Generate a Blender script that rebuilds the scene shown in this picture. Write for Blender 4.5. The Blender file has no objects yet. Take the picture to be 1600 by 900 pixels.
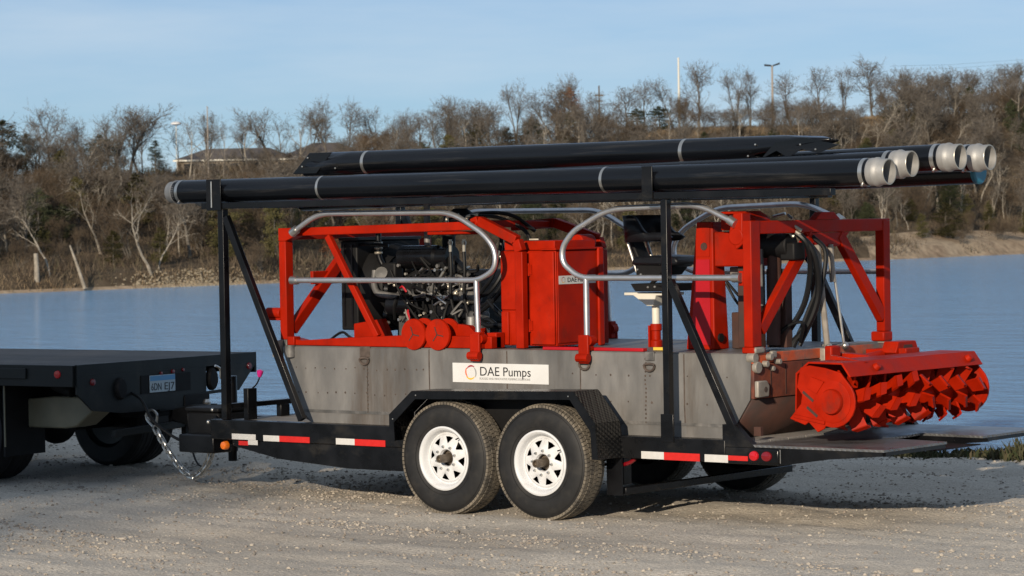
import bpy, bmesh, math, random
from mathutils import Vector, Matrix
from math import radians, sin, cos, pi, tan, atan2, sqrt
scene = bpy.context.scene
COL = scene.collection

# ------------------------------------------------------------------ camera
# world axes: X = towards the trailer's tail, Y = away across the trailer, Z = up; metres
TH = radians(38.9)
CAM = Vector((12.97, -15.83, 2.07))
RIGHT = Vector((cos(TH), sin(TH), 0)); FWD = Vector((-sin(TH), cos(TH), 0)); UP = Vector((0, 0, 1))
pitch = math.atan(107 / 4600); roll = radians(1.0)
fwd = FWD * cos(pitch) - UP * sin(pitch); up0 = UP * cos(pitch) + FWD * sin(pitch)
cr = RIGHT * cos(roll) - up0 * sin(roll); cu = up0 * cos(roll) + RIGHT * sin(roll)
cd = bpy.data.cameras.new('camera'); cam = bpy.data.objects.new('camera', cd); COL.objects.link(cam)
cam.matrix_world = Matrix(((cr.x, cu.x, -fwd.x, CAM.x), (cr.y, cu.y, -fwd.y, CAM.y), (cr.z, cu.z, -fwd.z, CAM.z), (0, 0, 0, 1)))
cd.lens = 103.5; cd.sensor_width = 36; cd.clip_start = .5; cd.clip_end = 6000
cd.dof.use_dof = True; cd.dof.focus_distance = 20.6; cd.dof.aperture_fstop = 9
scene.camera = cam

# ------------------------------------------------------------------ sky and sun
SUN_EL = radians(16.5)
LD = Vector((-.324, .946, 0)).normalized()            # horizontal direction the light travels in
w = bpy.data.worlds.new('World'); scene.world = w; w.use_nodes = True
nt = w.node_tree; bg = nt.nodes['Background']
sky = nt.nodes.new('ShaderNodeTexSky'); sky.sky_type = 'NISHITA'; sky.sun_disc = False
sky.sun_elevation = SUN_EL; sky.sun_rotation = atan2(-LD.x, -LD.y)
sky.altitude = 200; sky.air_density = .8; sky.dust_density = .0; sky.ozone_density = 6.5
tc = nt.nodes.new('ShaderNodeTexCoord'); mp = nt.nodes.new('ShaderNodeMapping')
mp.inputs['Scale'].default_value = (1.3, 1.3, 9)
nz = nt.nodes.new('ShaderNodeTexNoise'); nz.inputs['Scale'].default_value = 2.2; nz.inputs['Detail'].default_value = 8; nz.inputs['Roughness'].default_value = .55
rp = nt.nodes.new('ShaderNodeValToRGB'); rp.color_ramp.elements[0].position = .36; rp.color_ramp.elements[1].position = .68
rp.color_ramp.elements[0].color = (.2, .2, .2, 1); rp.color_ramp.elements[1].color = (.75, .75, .75, 1)
mx = nt.nodes.new('ShaderNodeMixRGB'); mx.inputs['Color2'].default_value = (7.4, 8.7, 9.9, 1)
nt.links.new(tc.outputs['Generated'], mp.inputs['Vector']); nt.links.new(mp.outputs['Vector'], nz.inputs['Vector'])
nt.links.new(nz.outputs['Fac'], rp.inputs['Fac']); nt.links.new(rp.outputs['Color'], mx.inputs['Fac'])
nt.links.new(sky.outputs['Color'], mx.inputs['Color1']); nt.links.new(mx.outputs['Color'], bg.inputs['Color'])
bg.inputs['Strength'].default_value = .083
sd = bpy.data.lights.new('sun', 'SUN'); sd.energy = 5.0; sd.angle = radians(.5); sd.color = (1, .86, .68)
so = bpy.data.objects.new('sun', sd); COL.objects.link(so)
so.rotation_euler = Vector((LD.x * cos(SUN_EL), LD.y * cos(SUN_EL), -sin(SUN_EL))).to_track_quat('-Z', 'Y').to_euler()
so.location = (0, 0, 40)
scene.view_settings.view_transform = 'Standard'; scene.view_settings.look = 'None'
scene.view_settings.exposure = 0.0; scene.view_settings.gamma = 1

# ------------------------------------------------------------------ materials
def mat(name, col, rough=.5, metal=0., var=.0, vscale=8., bump=0., bscale=60., coat=0., spec=None, col2=None, cscale=4., cpos=(.45, .62), island=0., rvar=0., stretch=None, objrand=0., stain=None):
    m = bpy.data.materials.new(name); m.use_nodes = True
    t = m.node_tree; N = t.nodes; L = t.links; p = N['Principled BSDF']
    p.inputs['Roughness'].default_value = rough; p.inputs['Metallic'].default_value = metal
    p.inputs['Base Color'].default_value = (*col, 1)
    if coat: p.inputs['Coat Weight'].default_value = coat; p.inputs['Coat Roughness'].default_value = .08
    if spec is not None: p.inputs['Specular IOR Level'].default_value = spec
    c = N.new('ShaderNodeTexCoord'); vec = c.outputs['Object']
    if stretch:
        q = N.new('ShaderNodeMapping'); q.inputs['Scale'].default_value = stretch; L.new(vec, q.inputs['Vector']); vec = q.outputs['Vector']
    out = None
    if col2:
        n = N.new('ShaderNodeTexNoise'); n.inputs['Scale'].default_value = cscale; n.inputs['Detail'].default_value = 7; n.inputs['Roughness'].default_value = .62
        L.new(vec, n.inputs['Vector'])
        r = N.new('ShaderNodeValToRGB'); r.color_ramp.elements[0].position = cpos[0]; r.color_ramp.elements[1].position = cpos[1]
        r.color_ramp.elements[0].color = (*col, 1); r.color_ramp.elements[1].color = (*col2, 1)
        L.new(n.outputs['Fac'], r.inputs['Fac']); out = r.outputs['Color']
    def mult(out, fac_socket, lo, hi, src):
        mr = N.new('ShaderNodeMapRange'); mr.inputs['From Min'].default_value = src[0]; mr.inputs['From Max'].default_value = src[1]
        mr.inputs['To Min'].default_value = lo; mr.inputs['To Max'].default_value = hi
        L.new(fac_socket, mr.inputs['Value'])
        h = N.new('ShaderNodeMixRGB'); h.blend_type = 'MULTIPLY'; h.inputs['Fac'].default_value = 1
        if out: L.new(out, h.inputs['Color1'])
        else: h.inputs['Color1'].default_value = (*col, 1)
        L.new(mr.outputs['Result'], h.inputs['Color2']); return h.outputs['Color']
    if var:
        n = N.new('ShaderNodeTexNoise'); n.inputs['Scale'].default_value = vscale; n.inputs['Detail'].default_value = 6; L.new(vec, n.inputs['Vector'])
        out = mult(out, n.outputs['Fac'], 1 - var, 1 + var, (.3, .7))
        if rvar:
            mr = N.new('ShaderNodeMapRange'); mr.inputs['To Min'].default_value = rough - rvar; mr.inputs['To Max'].default_value = rough + rvar
            mr.inputs['From Min'].default_value = .3; mr.inputs['From Max'].default_value = .7
            L.new(n.outputs['Fac'], mr.inputs['Value']); L.new(mr.outputs['Result'], p.inputs['Roughness'])
    if stain:
        scol, sscale, sst, lo, hi, amt = stain
        q2 = N.new('ShaderNodeMapping'); q2.inputs['Scale'].default_value = sst; q2.inputs['Location'].default_value = (3.1, 1.7, .4); L.new(c.outputs['Object'], q2.inputs['Vector'])
        n = N.new('ShaderNodeTexNoise'); n.inputs['Scale'].default_value = sscale; n.inputs['Detail'].default_value = 8; n.inputs['Roughness'].default_value = .68; L.new(q2.outputs['Vector'], n.inputs['Vector'])
        mr = N.new('ShaderNodeMapRange'); mr.inputs['From Min'].default_value = lo; mr.inputs['From Max'].default_value = hi; mr.inputs['To Max'].default_value = amt; L.new(n.outputs['Fac'], mr.inputs['Value'])
        h = N.new('ShaderNodeMixRGB'); L.new(mr.outputs['Result'], h.inputs['Fac']); h.inputs['Color2'].default_value = (*scol, 1)
        if out: L.new(out, h.inputs['Color1'])
        else: h.inputs['Color1'].default_value = (*col, 1)
        out = h.outputs['Color']
    if island:
        g = N.new('ShaderNodeNewGeometry'); out = mult(out, g.outputs['Random Per Island'], 1 - island, 1 + island, (0, 1))
    if objrand:
        oi = N.new('ShaderNodeObjectInfo'); out = mult(out, oi.outputs['Random'], 1 - objrand, 1 + objrand, (0, 1))
    if out: L.new(out, p.inputs['Base Color'])
    if bump:
        n = N.new('ShaderNodeTexNoise'); n.inputs['Scale'].default_value = bscale; n.inputs['Detail'].default_value = 4; L.new(vec, n.inputs['Vector'])
        b = N.new('ShaderNodeBump'); b.inputs['Strength'].default_value = bump; b.inputs['Distance'].default_value = .01
        L.new(n.outputs['Fac'], b.inputs['Height']); L.new(b.outputs['Normal'], p.inputs['Normal'])
    return m

RED = mat('red_paint', (.30, .0098, .0006), .5, spec=.12, stain=((.075, .02, .012), 3.5, (1, 1, .35), .56, .76, .75), var=.18, vscale=5, bump=.10, bscale=40, rvar=.1, col2=(.20, .012, .004), cscale=9, cpos=(.58, .80))
CRIMSON = mat('crimson_red', (.36, .008, .014), .42, spec=.25, var=.08, vscale=6)
REDGLOSS = mat('red_gloss', (.32, .0108, .0006), .5, spec=.12, stain=((.085, .022, .013), 5, (1, 1, .5), .56, .76, .75), var=.18, vscale=7, bump=.12, bscale=30, rvar=.1, col2=(.19, .010, .004), cscale=11, cpos=(.58, .82))
BLACK = mat('black_paint', (.0042, .0045, .0055), .30, spec=.32, stain=((.05, .044, .036), 4, (.6, 1, 1), .57, .8, .5), var=.4, vscale=6, bump=.05, bscale=50, rvar=.1)
BLACKM = mat('black_matt', (.006, .006, .0065), .6, spec=.25, var=.3, vscale=9)
HDPE = mat('black_plastic_pipe', (.0035, .0042, .006), .24, spec=.38, var=.35, vscale=3, stretch=(.4, 4, 4), rvar=.08, bump=.04, bscale=12, stain=((.05, .048, .045), 3, (.25, 5, 5), .58, .76, .55))
STEEL = mat('bare_steel', (.125, .122, .118), .55, .3, col2=(.205, .198, .188), cscale=2.2, cpos=(.36, .68), var=.16, vscale=5, rvar=.1, bump=.10, bscale=6, objrand=.12, stretch=(1.5, 1.5, .55), stain=((.085, .062, .045), 4.2, (1, 1, .13), .53, .74, .8))
STEELB = mat('weld_band', (.10, .098, .095), .55, .3, var=.4, vscale=9, col2=(.19, .18, .17), cscale=5)
SEAM = mat('weld_seam', (.07, .052, .042), .7, var=.4, vscale=20)
RUST = mat('rusty_primer', (.15, .036, .017), .7, col2=(.09, .03, .02), cscale=4, var=.25, vscale=12, bump=.15, stain=((.30, .07, .022), 5, (1, .6, 1), .55, .72, .8))
RUSTO = mat('orange_rust_steel', (.15, .11, .09), .6, col2=(.46, .075, .02), cscale=3.5, cpos=(.36, .52), var=.2, vscale=16)
RUSTD = mat('dark_rust', (.055, .022, .015), .7, col2=(.035, .02, .016), cscale=3, var=.2)
ALU = mat('aluminium_tube', (.58, .58, .59), .36, .85, var=.12, vscale=10)
CAST = mat('cast_aluminium', (.33, .328, .32), .55, .4, var=.12, vscale=15, bump=.08)
ZINC = mat('zinc_steel', (.52, .51, .48), .32, .9, var=.2, vscale=12)
TAN = mat('tan_galvanised', (.27, .245, .21), .6, .25, var=.2, vscale=18)
BRASS = mat('pale_fitting', (.50, .46, .38), .35, .7, var=.2)
RUBBER = mat('tyre_rubber', (.014, .014, .0145), .62, spec=.3, col2=(.030, .028, .025), cscale=7, cpos=(.5, .75), var=.2, vscale=10)
TREAD = mat('dusty_tread', (.17, .145, .11), .85, col2=(.055, .05, .043), cscale=9, cpos=(.4, .7), var=.25, vscale=30)
HOSE = mat('hose_rubber', (.006, .0065, .0075), .45, spec=.3)
WHEELW = mat('white_wheel_paint', (.60, .61, .62), .4, var=.05, vscale=9, stain=((.24, .20, .16), 9, (1, 1, 1), .55, .8, .6))
WHITE = mat('white_sheet', (.62, .62, .61), .4, var=.04, vscale=6)
PRINTK = mat('black_print', (.012, .012, .014), .5)
PRINTG = mat('grey_print', (.28, .28, .28), .5)
P_MAROON = mat('maroon_print', (.30, .01, .03), .5); P_ORANGE = mat('orange_print', (.75, .13, .04), .5); P_YELLOW = mat('yellow_print', (.85, .45, .04), .5)
RETW = mat('white_reflective_tape', (.54, .53, .51), .35, var=.06, vscale=30)
RETR = mat('red_reflective_tape', (.52, .018, .014), .3, var=.08, vscale=30)
LENS = mat('red_lens', (.45, .006, .012), .12, coat=.6)
LENSD = mat('dark_red_lens', (.16, .004, .008), .15, coat=.5)
AMBER = mat('amber_lens', (.75, .16, .01), .2, coat=.5)
SEATV = mat('black_vinyl', (.006, .0066, .009), .42, spec=.3, var=.25, vscale=14, bump=.15, bscale=30)
CREAM = mat('cream_paint', (.62, .60, .52), .45, var=.06)
DECKW = mat('weathered_board', (.20, .185, .17), .8, var=.3, vscale=6, stretch=(.6, 8, 8), objrand=.2)
PLATE = mat('tread_plate', (.17, .172, .175), .36, .55, var=.25, vscale=6, rvar=.1)
def diamond(m, sc, strength):
    t = m.node_tree; N = t.nodes; L = t.links; p = N['Principled BSDF']
    c = N.new('ShaderNodeTexCoord'); q = N.new('ShaderNodeMapping'); q.inputs['Scale'].default_value = (sc, sc, sc); q.inputs['Rotation'].default_value = (.6, .6, .785)
    ch = N.new('ShaderNodeTexVoronoi'); ch.inputs['Scale'].default_value = 1; ch.inputs['Randomness'].default_value = .08
    b = N.new('ShaderNodeBump'); b.inputs['Strength'].default_value = strength; b.inputs['Distance'].default_value = .006; b.invert = True
    L.new(c.outputs['Object'], q.inputs['Vector']); L.new(q.outputs['Vector'], ch.inputs['Vector']); L.new(ch.outputs['Distance'], b.inputs['Height']); L.new(b.outputs['Normal'], p.inputs['Normal'])
diamond(PLATE, 42, .8)
BPLATE = mat('black_tread_plate', (.005, .0052, .0056), .28, spec=.4, stain=((.05, .044, .036), 5, (1, 1, 1), .55, .8, .5), var=.3, vscale=6, rvar=.08); diamond(BPLATE, 40, .9)
PINK = mat('pink_plastic', (.62, .02, .22), .35); CYAN = mat('cyan_cap', (.010, .12, .19), .35); YELLOW = mat('yellow_rope', (.65, .45, .05), .6)
TBODY = mat('truck_black', (.010, .012, .0125), .45, spec=.3, stain=((.05, .044, .036), 3, (.6, 1, 1), .54, .78, .6), var=.35, vscale=4, rvar=.1)
TBED = mat('truck_deck_boards', (.075, .065, .058), .8, var=.4, vscale=5, stretch=(1, 12, 1), objrand=.25)
TANBOX = mat('khaki_paint', (.17, .155, .105), .5, var=.2, vscale=5)
PLATEB = mat('plate_blue', (.10, .30, .55), .4); PLATEW = mat('plate_white', (.40, .50, .56), .4)
REDWIRE = mat('red_cable', (.42, .012, .02), .4)

# ------------------------------------------------------------------ mesh helpers
ORG = {}
class MB:
    def __init__(s): s.v = []; s.f = []
    def add(s, vs, fs):
        o = len(s.v); s.v += [Vector(a) for a in vs]; s.f += [tuple(i + o for i in f) for f in fs]; return s
    def box(s, x0, x1, y0, y1, z0, z1):
        return s.add([(x0,y0,z0),(x1,y0,z0),(x1,y1,z0),(x0,y1,z0),(x0,y0,z1),(x1,y0,z1),(x1,y1,z1),(x0,y1,z1)],
                     [(0,3,2,1),(4,5,6,7),(0,1,5,4),(1,2,6,5),(2,3,7,6),(3,0,4,7)])
    def bar(s, p0, p1, wd, ht, side=(0, 1, 0)):
        p0 = Vector(p0); p1 = Vector(p1); d = (p1 - p0).normalized(); a = Vector(side); a = (a - d * a.dot(d)).normalized(); b = d.cross(a)
        a = a * wd / 2; b = b * ht / 2
        vs = [p + q for p in (p0, p1) for q in (-a - b, a - b, a + b, -a + b)]
        return s.add(vs, [(0,1,2,3)[::-1], (4,5,6,7), (0,1,5,4), (1,2,6,5), (2,3,7,6), (3,0,4,7)])
    def tube(s, pts, r, n=10, cap=True):
        pts = [Vector(p) for p in pts]; N = len(pts); rs = r if isinstance(r, (list, tuple)) else [r] * N
        d = [(pts[min(i + 1, N - 1)] - pts[max(i - 1, 0)]).normalized() for i in range(N)]
        a = d[0].orthogonal().normalized(); vs = []
        for i in range(N):
            a = (a - d[i] * a.dot(d[i])).normalized(); b = d[i].cross(a)
            for k in range(n):
                t = 2 * pi * k / n; vs.append(pts[i] + (a * cos(t) + b * sin(t)) * rs[i])
        fs = [(i*n + k, i*n + (k+1) % n, (i+1)*n + (k+1) % n, (i+1)*n + k) for i in range(N - 1) for k in range(n)]
        if cap: fs += [tuple(range(n))[::-1], tuple((N-1)*n + k for k in range(n))]
        return s.add(vs, fs)
    def lathe(s, prof, o=(0, 0, 0), axis=(0, 1, 0), n=32, closed=False):
        o = Vector(o); ax = Vector(axis).normalized(); a = ax.orthogonal().normalized(); b = ax.cross(a); P = len(prof); vs = []
        for r, h in prof:
            for k in range(n):
                t = 2 * pi * k / n; vs.append(o + ax * h + (a * cos(t) + b * sin(t)) * r)
        m = P if closed else P - 1
        fs = [(i*n + k, i*n + (k+1) % n, ((i+1) % P)*n + (k+1) % n, ((i+1) % P)*n + k) for i in range(m) for k in range(n)]
        return s.add(vs, fs)
    def cyl(s, p0, p1, r, n=16): return s.tube([p0, p1], r, n)
    def prism(s, poly, lo, hi, plane='xz'):
        f = {'xz': lambda a, b, h: (a, h, b), 'xy': lambda a, b, h: (a, b, h), 'yz': lambda a, b, h: (h, a, b)}[plane]; n = len(poly)
        vs = [f(a, b, lo) for a, b in poly] + [f(a, b, hi) for a, b in poly]
        return s.add(vs, [tuple(range(n)), tuple(range(n, 2*n))[::-1]] + [(i, n + i, n + (i+1) % n, (i+1) % n) for i in range(n)])
    def ball(s, c, r, n=8):
        prof = [(max(r * sin(pi * i / n), 1e-4), -r * cos(pi * i / n)) for i in range(n + 1)]
        return s.lathe(prof, c, (0, 0, 1), n * 2)
    def build(s, name, m, parent=None, bevel=0, solid=0, loc=None, label=None, kind=None, angle=32, flat=False):
        org = Vector((0, 0, 0)) if parent is None or loc is not None else ORG.get(parent.name, Vector((0, 0, 0)))
        me = bpy.data.meshes.new(name); me.from_pydata([tuple(v - org) for v in s.v], [], s.f)
        bm = bmesh.new(); bm.from_mesh(me); bmesh.ops.recalc_face_normals(bm, faces=bm.faces); bm.to_mesh(me); bm.free()
        if not flat:
            me.polygons.foreach_set('use_smooth', [True] * len(me.polygons)); me.set_sharp_from_angle(angle=radians(angle))
        me.materials.append(m); o = bpy.data.objects.new(name, me); COL.objects.link(o)
        if parent: o.parent = parent; ORG[o.name] = org
        if loc is not None: o.location = Vector(loc) - (ORG.get(parent.name, Vector((0,0,0))) if parent else Vector((0,0,0))); ORG[o.name] = Vector((0,0,0))
        if bevel:
            b = o.modifiers.new('bevel', 'BEVEL'); b.width = bevel; b.segments = 2; b.limit_method = 'ANGLE'; b.angle_limit = radians(40)
        if solid:
            b = o.modifiers.new('solid', 'SOLIDIFY'); b.thickness = solid; b.offset = 0
        if label: o['label'] = label
        if kind: o['kind'] = kind
        return o
def fillet(pts, rad, n=5, closed=False):
    pts = [Vector(p) for p in pts]; out = [pts[0]]
    for i in range(1, len(pts) - 1):
        a, b, c = pts[i-1], pts[i], pts[i+1]; r = min(rad, (a-b).length * .48, (c-b).length * .48)
        p = b + (a-b).normalized() * r; q = b + (c-b).normalized() * r
        for k in range(n + 1):
            t = k / n; out.append(p * (1-t)**2 + b * 2*t*(1-t) + q * t*t)
    return out + [pts[-1]]
def spline(pts, n=6):
    P = [Vector(p) for p in pts]; P = [2*P[0]-P[1]] + P + [2*P[-1]-P[-2]]; out = []
    for i in range(1, len(P) - 2):
        a, b, c, d = P[i-1:i+3]
        for k in range(n):
            t = k / n; out.append(.5 * (2*b + (c-a)*t + (2*a-5*b+4*c-d)*t*t + (3*b-a-3*c+d)*t**3))
    return out + [P[-2]]
def thing(name, label, cat, loc=(0, 0, 0), rotz=0, group=None, local=False):
    o = bpy.data.objects.new(name, None); COL.objects.link(o); o.location = loc; o.rotation_euler = (0, 0, rotz); o.empty_display_size = .2
    o['label'] = label; o['category'] = cat
    if group: o['group'] = group
    ORG[o.name] = Vector((0, 0, 0)) if local else Vector(loc)
    return o
def tag(o, label=None, cat=None, group=None, kind=None):
    for k, v in (('label', label), ('category', cat), ('group', group), ('kind', kind)):
        if v: o[k] = v
    return o
def copy_tree(o, parent=None):
    c = o.copy(); COL.objects.link(c); ORG[c.name] = ORG.get(o.name, Vector((0,0,0)))
    if parent: c.parent = parent
    for ch in list(o.children): copy_tree(ch, c)
    return c
def far(x, d, z=0.): # a point x metres right of and d metres in front of the viewpoint's foot
    p = CAM + RIGHT * x + FWD * d; return Vector((p.x, p.y, z))
def smooth(t): t = max(0., min(1., t)); return t*t*(3-2*t)
# ------------------------------------------------------------------ land and water
from mathutils import noise as mn
rnd = random.Random(11)
def isl(name, cols, rough=.85, trans=0):
    m = bpy.data.materials.new(name); m.use_nodes = True; t = m.node_tree; N = t.nodes; L = t.links; p = N['Principled BSDF']
    p.inputs['Roughness'].default_value = rough; p.inputs['Specular IOR Level'].default_value = .2
    g = N.new('ShaderNodeNewGeometry'); r = N.new('ShaderNodeValToRGB'); e = r.color_ramp.elements
    while len(e) < len(cols): e.new(.5)
    for i, c in enumerate(cols): e[i].position = i / max(1, len(cols) - 1); e[i].color = (*c, 1)
    L.new(g.outputs['Random Per Island'], r.inputs['Fac']); L.new(r.outputs['Color'], p.inputs['Base Color'])
    return m
GRAVEL = mat('gravel_ground', (.435, .392, .33), .95, stain=((.25, .215, .175), .45, (.4, 1.5, 1), .50, .74, .6), col2=(.54, .49, .42), cscale=40, cpos=(.35, .65), var=.3, vscale=75, bump=1.0, bscale=42, spec=.1)
STONE = isl('limestone_chips', [(.19, .17, .145), (.28, .24, .205), (.37, .33, .275), (.43, .385, .325)], .9)
LITTER = mat('leaf_litter_hill', (.075, .056, .038), .95, col2=(.12, .09, .058), cscale=.16, cpos=(.4, .65), var=.35, vscale=.9, spec=.1)
BANK = mat('pale_shore_bank', (.33, .255, .175), .95, col2=(.20, .14, .095), cscale=.25, cpos=(.45, .7), var=.3, vscale=1.2, spec=.1)

# near ground: one sheet from behind the viewpoint to the shore, then down under the water
def axis(bands):
    a = []
    for lo, hi, st in bands:
        n = max(1, round((hi - lo) / st)); a += [lo + (hi - lo) * i / n for i in range(n)]
    return a + [bands[-1][1]]
GX = axis([(-420, -60, 30), (-60, -16, 2.5), (-16, -7, .14), (-7, 7, .065), (7, 16, .5), (16, 60, 4), (60, 420, 30)])
GY = axis([(-420, -60, 30), (-60, -8, 2.5), (-8, -5, .3), (-5, 3.4, .065), (3.4, 7.2, .12), (7.2, 11, .5)])
def gz(x, y):
    if -20 < x < 20 and -12 < y < 9:
        k = smooth((20 - abs(x)) / 6) * smooth((y + 12) / 5)
        d = y + .10 * x
        h = .035 * mn.noise((x * .22, d * 1.05, 3)) + .022 * mn.noise((x * .5, d * 2.6, 8)) + .017 * mn.noise((x * 2.3, d * 4.5, 1)) + .010 * mn.noise((x * 7, y * 8, 5))
        h = h * k - .004
        for cx, cy in ((-.45, .12), (.42, .12), (-.45, 2.5), (.42, 2.5)):
            q = math.hypot((x - cx) * .8, y - cy); h *= 1 - .8 * math.exp(-q * q / .12)
    else: h = 0
    e = 6.45 + .22 * mn.noise((x * .6, 2, 7)) + .07 * mn.noise((x * 2.6, 4, 7))
    if y > e: h -= min(3.6, (y - e) * 1.0 * smooth((y - e) / .8 + .3))
    if y > 5.2: h -= .045 * smooth((y - 5.2) / .9) * (1 if y < e else math.exp(-(y - e) * 3))
    return h
g = MB(); nx = len(GX)
g.v = [Vector((x, y, gz(x, y))) for y in GY for x in GX]
g.f = [(j*nx+i, j*nx+i+1, (j+1)*nx+i+1, (j+1)*nx+i) for j in range(len(GY) - 1) for i in range(nx - 1)]
def raw(name, vs, fs, m, parent=None, smoothf=True):
    me = bpy.data.meshes.new(name); me.from_pydata([tuple(v) for v in vs], [], fs); me.materials.append(m)
    if smoothf: me.polygons.foreach_set('use_smooth', [True] * len(me.polygons))
    o = bpy.data.objects.new(name, me); COL.objects.link(o)
    if parent: o.parent = parent
    return o
tag(raw('gravel_ground', g.v, g.f, GRAVEL), 'pale rutted gravel lot the trailer stands on', kind='structure')

# loose stones
ICO = [(0,0,1),(.894,0,.447),(.276,.851,.447),(-.724,.526,.447),(-.724,-.526,.447),(.276,-.851,.447),(.724,.526,-.447),(-.276,.851,-.447),(-.894,0,-.447),(-.276,-.851,-.447),(.724,-.526,-.447)]
ICF = [(0,1,2),(0,2,3),(0,3,4),(0,4,5),(0,5,1),(1,6,2),(2,7,3),(3,8,4),(4,9,5),(5,10,1),(1,10,6),(2,6,7),(3,7,8),(4,8,9),(5,9,10)]
vs = []; fs = []; n = 0
while n < 40000:
    x = rnd.uniform(-11, 6.2); y = rnd.uniform(-4.7, 4.2) if rnd.random() < .85 else rnd.uniform(4, 6.3)
    d = y + .10 * x
    dens = .13 + 2.6 * max(0, mn.noise((x * .22, d * 1.5, 21)) - .04) + .5 * max(0, mn.noise((x * 1.6, y * 2, 4)))
    if rnd.random() > dens: continue
    q = rnd.random(); s = .0034 + .0115 * q**3 + (.018 * rnd.random() if rnd.random() < .008 else 0)
    a = rnd.uniform(0, 6.28); ca, sa = cos(a), sin(a); sx, sy, sz = s * rnd.uniform(.8, 1.5), s * rnd.uniform(.7, 1.1), s * rnd.uniform(.45, .85)
    z = gz(x, y) + sz * .35; o = len(vs)
    for p in ICO:
        j = rnd.uniform(.75, 1.2); px, py = p[0]*sx*j, p[1]*sy*j; vs.append((x + px*ca - py*sa, y + px*sa + py*ca, z + p[2]*sz*j))
    fs += [(a_+o, b_+o, c_+o) for a_, b_, c_ in ICF]; n += 1
tag(raw('gravel_stones', vs, fs, STONE, smoothf=False), 'loose limestone chips scattered over the lot', kind='stuff')

# water sheet
WATER = bpy.data.materials.new('lake_water'); WATER.use_nodes = True
t = WATER.node_tree; N = t.nodes; L = t.links; p = N['Principled BSDF']
p.inputs['Base Color'].default_value = (.16, .325, .53, 1); p.inputs['Roughness'].default_value = .12; p.inputs['IOR'].default_value = 1.45
c = N.new('ShaderNodeTexCoord'); last = None
for sc, st, dist in (((.45, .8, 1), 1, .38), ((2.2, 4.0, 1), 1, .19), ((.05, .09, 1), .6, .8)):
    q = N.new('ShaderNodeMapping'); q.inputs['Scale'].default_value = sc; q.inputs['Rotation'].default_value = (0, 0, TH)
    k = N.new('ShaderNodeTexNoise'); k.inputs['Scale'].default_value = 1; k.inputs['Detail'].default_value = 4; k.inputs['Roughness'].default_value = .55
    b = N.new('ShaderNodeBump'); b.inputs['Strength'].default_value = st; b.inputs['Distance'].default_value = dist
    L.new(c.outputs['Object'], q.inputs['Vector']); L.new(q.outputs['Vector'], k.inputs['Vector']); L.new(k.outputs['Fac'], b.inputs['Height'])
    if last: L.new(last, b.inputs['Normal'])
    last = b.outputs['Normal']
L.new(last, p.inputs['Normal'])
m = MB(); A = [far(-520, 10, -3), far(620, 10, -3), far(620, 1100, -3), far(-520, 1100, -3)]
# cut along the near shore so the sheet starts under the near bank
m.add([(-700, 8.6, -3), (900, 8.6, -3), (900, 900, -3), (-700, 900, -3)], [(0, 1, 2, 3)])
tag(m.build('lake_water', WATER), 'blue rippled lake water behind the trailer', kind='structure')

# far hill
def d0(x): return 274 + 1.15 * x + 2.2 * mn.noise((x * .06, 1, 1)) + .9 * mn.noise((x * .3, 5, 1))
def hz(x, s):
    zc = max(6.5, min(19.5, 10.4 + .088 * x)); 
    b = -3 + 1.25 * smooth(s / 3.2) if s > 0 else -3 + s * .3
    h = b + (zc - (-1.75)) * (.35 * max(0, min(1, s / 70)) + .65 * smooth((s - 2) / 68))
    if s > 4: h += min(1, (s - 4) / 12) * (.9 * mn.noise((x * .07, s * .06, 9)) + .35 * mn.noise((x * .3, s * .25, 2)))
    return h + (max(0, s - 75) * .012)
HX = [-260 + 10 * i for i in range(18)] + [-78 + 1.6 * i for i in range(115)] + [108 + 12 * i for i in range(20)]
HS = [-9, -3, -.6, 0, .8, 1.6, 2.6, 4, 6, 8, 11, 14, 17, 20, 24, 28, 32, 36, 40, 44, 48, 52, 56, 60, 64, 68, 72, 76, 82, 90, 105, 130, 180, 280, 450, 700]
vs = [far(x, d0(x) + s, hz(x, s)) for s in HS for x in HX]; nx = len(HX)
fs = [(j*nx+i, j*nx+i+1, (j+1)*nx+i+1, (j+1)*nx+i) for j in range(len(HS) - 1) for i in range(nx - 1)]
o = raw('wooded_hill', vs, fs, LITTER); o.data.materials.append(BANK); tag(o, 'brown wooded hill on the far shore', kind='structure')
for pl in o.data.polygons:
    j = pl.index // (nx - 1); x = HX[pl.index % (nx - 1)]
    if HS[j] < .5 or (x > 38 and HS[j] < 9): pl.material_index = 1
def on_hill(x, d): return hz(x, d - d0(x))

# ------------------------------------------------------------------ stuff made of many blades
def blades(name, label, spots, m, wfac=.035, lean=.45):
    vs = []; fs = []
    for x, s, ln in spots:
        b = far(x, d0(x) + s, hz(x, s) - .03); dx, dy = rnd.gauss(0, lean), rnd.gauss(0, lean)
        tip = b + Vector((dx, dy, 1)).normalized() * ln; a = rnd.uniform(-.9, .9)
        side = (RIGHT * cos(a) + FWD * sin(a)) * ln * wfac; o = len(vs)
        mid = (b + tip) / 2 + Vector((rnd.gauss(0, .06), rnd.gauss(0, .06), 0)) * ln
        vs += [b - side, b + side, mid + side * .7, mid - side * .7, tip]; fs += [(o, o+1, o+2, o+3), (o+3, o+2, o+4)]
    return tag(raw(name, vs, fs, m, smoothf=False), label, kind='stuff')
BRUSH = isl('brush_twigs', [(.04, .032, .022), (.085, .062, .043), (.12, .092, .064), (.075, .055, .04), (.14, .11, .075), (.065, .06, .032)], .9)
TANG = isl('tan_grass', [(.16, .11, .065), (.24, .175, .105), (.19, .14, .09), (.28, .215, .135)], .9)
sp = []
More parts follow.
